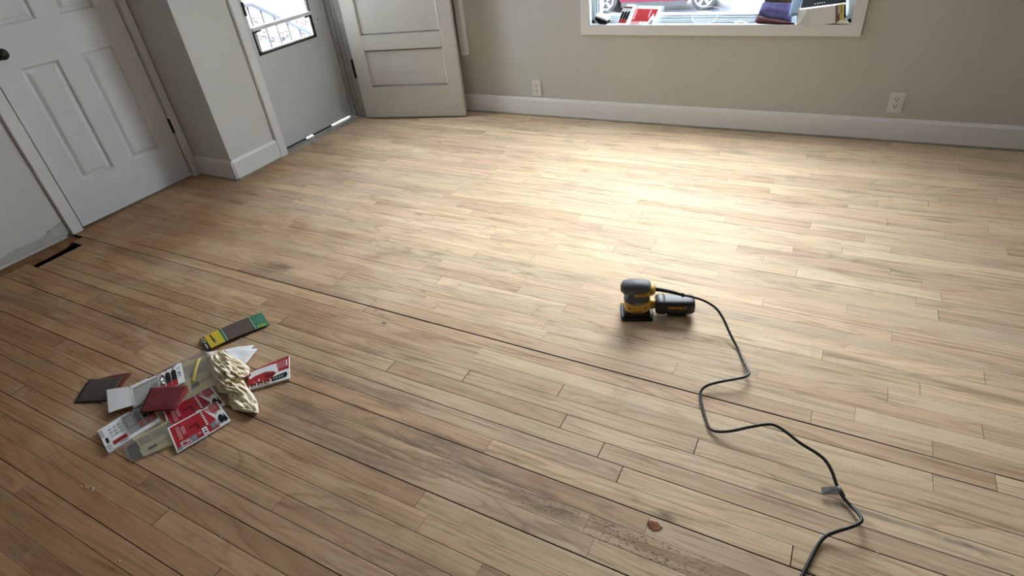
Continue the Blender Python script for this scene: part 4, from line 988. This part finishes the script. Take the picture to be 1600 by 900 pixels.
# ------------------------------------------------------------------ outside
def gz(x, y):
    t = min(1, max(0, (y - 6.0) / 7.0)); return -1.0 - .85 * t * t * (3 - 2 * t)
b = MB().grid(lambda u, v: (lambda x, y: (x, y, gz(x, y) + .03 * mnoise.noise(Vector((x * .7, y * .7, 0))) - (.04 if 13.5 < y < 23 else 0)))(-45 + 80 * u, 4.25 + 45 * v), 80, 60)
b.grid(lambda u, v: (lambda x, y: (x, y, -1.0 + .03 * mnoise.noise(Vector((x * .7, y * .7, 0)))))(-45 + 40.2 * u, -20 + 24.25 * v), 40, 30)
tag(b.build('ground_outside', M_SNOW), 'snow covered front yard outside', 'ground', 'structure')
tag(MB().grid(lambda u, v: (-45 + 80 * u, 13.5 + 9.5 * v, -1.86 + .012 * mnoise.noise(Vector((u * 30, v * 9, 2)))), 60, 20).build('street', mat('slushy_road', (.022, .028, .038), .5, var=.5, scale=1.3)), 'slushy grey street beyond the snowy yard', 'street', 'structure')
# landing and steps
b = MB(); b.box(-4.85, 2.3, -1.1, -3.65, 3.86, -.035)
for k in range(4): b.box(-4.85, 3.86 + .28 * k, -1.1, -3.65, 4.14 + .28 * k, -.035 - .175 * (k + 1))
tag(b.build('porch_steps', M_SNOW, bevel=.02), 'snowy front landing and steps', 'steps', 'structure')
# iron railing
M_IRON = mat('grey_iron', (.012, .0125, .015), .5, var=.2)
t = thing('stair_railing', 'grey iron railing sloping down beside the front steps', 'railing', (-4.7, 3.86, -.04))
x = -4.7
MB().tube([(x, 2.4, .832), (x, 3.80, .832), (x, 3.86, .822), (x, 5.0, .105)], .022, 10).build('handrail', M_IRON, t)
MB().tube([(x, 2.4, .06), (x, 3.86, .06), (x, 4.98, -.645)], .010, 8).build('bottom_rail', M_IRON, t)
y = 2.53
while y < 4.98:
    top = .832 if y < 3.84 else .822 - (y - 3.86) * .629; bot = .06 if y < 3.86 else .06 - (y - 3.86) * .629
    MB().tube([(x, y, bot), (x, y, top)], .010, 8).build('picket', M_IRON, t); y += .1275
for y, zb, zt in ((2.42, -.04, .832), (4.96, -.75, .13)): MB().tube([(x, y, zb), (x, y, zt)], .014, 8).build('post', M_IRON, t)
# leaf litter in the snow
b = MB(); rl = random.Random(5)
def onground(px, py):
    d = ray(px, py); t = 6.0
    for _ in range(60):
        p = d * t + Vector((0, 0, CAMH)); t += (gz(p.x, p.y) - p.z) / d.z * .5
    return d * t
CL = [(401, 60, 5, 4), (413, 57, 6, 4), (424, 62, 6, 3), (400, 33, 5, 3), (466, 38, 7, 5), (478, 36, 6, 6), (474, 54, 8, 5), (448, 56, 6, 4), (438, 60, 4, 5), (484, 50, 5, 5)]
for k in range(700):
    c_ = rl.choice(CL); p = onground(rl.gauss(c_[0], c_[2] * .7), rl.gauss(c_[1], c_[3] * .7))
    cx, cy = p.x, p.y; r = rl.uniform(.05, .13); a = rl.uniform(0, 6.28); z = gz(cx, cy) + .05
    P = [Vector((cx + r * math.cos(a + q) * s_, cy + r * math.sin(a + q) * s_, z + rl.uniform(-.01, .03))) for q, s_ in ((0, 1), (1.4, .5), (3.14, 1), (4.6, .5))]
    b.add(P, [(0, 1, 2, 3)], k % 2)
o = b.build('fallen_leaves', [mat('leaf_brown', (.018, .009, .010), .8, var=.3), mat('leaf_russet', (.035, .012, .010), .8, var=.3)]); tag(o, 'brown fallen leaves scattered on the snow by the steps', 'leaves', 'stuff')

# parked car
M_CAR = mat('dark_red_car_paint', (.055, .006, .016), .45, var=.1, spec=.12)
M_TYRE = mat('tyre_rubber', (.016, .017, .020), .8, var=.3)
M_RIM = mat('alloy_rim', (.30, .31, .32), .35, metal=.4)
M_CGL = mat('car_glass', (.01, .012, .015), .08)
pa, pb = wy(946, 21.5, 17.4), wy(1098, 16.5, 17.4)
gzc = -1.86; wa = fl(946, 21.5, gzc + .0); wb = fl(1098, 17.0, gzc)
ca = math.atan2(wb.y - wa.y, wb.x - wa.x); wbse = (wb - wa).length
car = thing('parked_car', 'dark red car parked across the snowy street', 'car', wa, ca)
SC_ = wbse / 2.7
def cs(p): return (p[0] * SC_, p[1] * SC_, p[2] * SC_)
prof = [(-.85, .35), (-.95, .60), (-.92, 1.0), (-.70, 1.15), (-.35, 1.62), (.6, 1.70), (1.7, 1.62), (2.25, 1.10), (3.2, .98), (3.5, .75), (3.5, .35), (3.08, .28)]
arch = lambda cx: [(cx + .40 * math.cos(a), .32 + .40 * math.sin(a)) for a in [PI * k / 8 for k in range(9)]]
low = arch(2.7) + [(2.2, .16), (.5, .16)] + arch(0) + [(-.45, .22)]
poly = prof + low
b = MB().prism([(a * SC_, z * SC_) for a, z in poly], .04 * SC_, 1.74 * SC_, 0, 'y'); b.build('body', M_CAR, car, local=True)
b = MB()
for a, bq, c_, d_ in (((-.45, 1.12), (-.15, 1.52), (.62, 1.58), (.62, 1.12)), ((.72, 1.12), (.72, 1.58), (1.60, 1.52), (2.0, 1.12))):
    b.prism([(p[0] * SC_, p[1] * SC_) for p in (a, bq, c_, d_)], .03 * SC_, .05 * SC_, 0, 'y')
b.build('side_window', M_CGL, car, local=True)
b = MB(); b.box(*cs((.45, .02, .15)), *cs((2.25, .06, .27))); b.build('rocker_panel', M_TYRE, car, local=True)
for cx in (.68, 1.72): MB().box(*cs((cx - .01, .035, .36)), *cs((cx + .01, .05, 1.1))).build('door_seam', M_INK, car, local=True)
for cx in (.0, 2.7):
    for yy in (.0, 1.56):
        w = MB(); n = 28
        w.loft([[cs((cx + r * math.cos(2 * PI * k / n), yy + d, .335 + r * math.sin(2 * PI * k / n))) for k in range(n)] for d, r in ((.0, .23), (-.01, .29), (.02, .335), (.20, .335), (.22, .25))], caps=True)
        w = w.build('wheel', M_TYRE, car, local=True)
        h = MB()
        for k in range(5):
            a = 2 * PI * k / 5 + .4
            P = [(cx + r * math.cos(a + d), .335 + r * math.sin(a + d)) for r, d in ((.05, -.5), (.225, -.16), (.225, .16), (.05, .5))]
            h.prism([(p[0] * SC_, p[1] * SC_) for p in P], (yy - .025) * SC_, (yy - .005) * SC_, 0, 'y')
        n = 28; ro = [(cx + .235 * math.cos(2 * PI * k / n), .335 + .235 * math.sin(2 * PI * k / n)) for k in range(n)]; ri = [(cx + .205 * math.cos(2 * PI * k / n), .335 + .205 * math.sin(2 * PI * k / n)) for k in range(n)]
        for k in range(n):
            k2 = (k + 1) % n; h.prism([(p[0] * SC_, p[1] * SC_) for p in (ro[k], ro[k2], ri[k2], ri[k])], (yy - .025) * SC_, (yy - .005) * SC_, 0, 'y')
        h.build('rim', M_RIM, w, local=True)
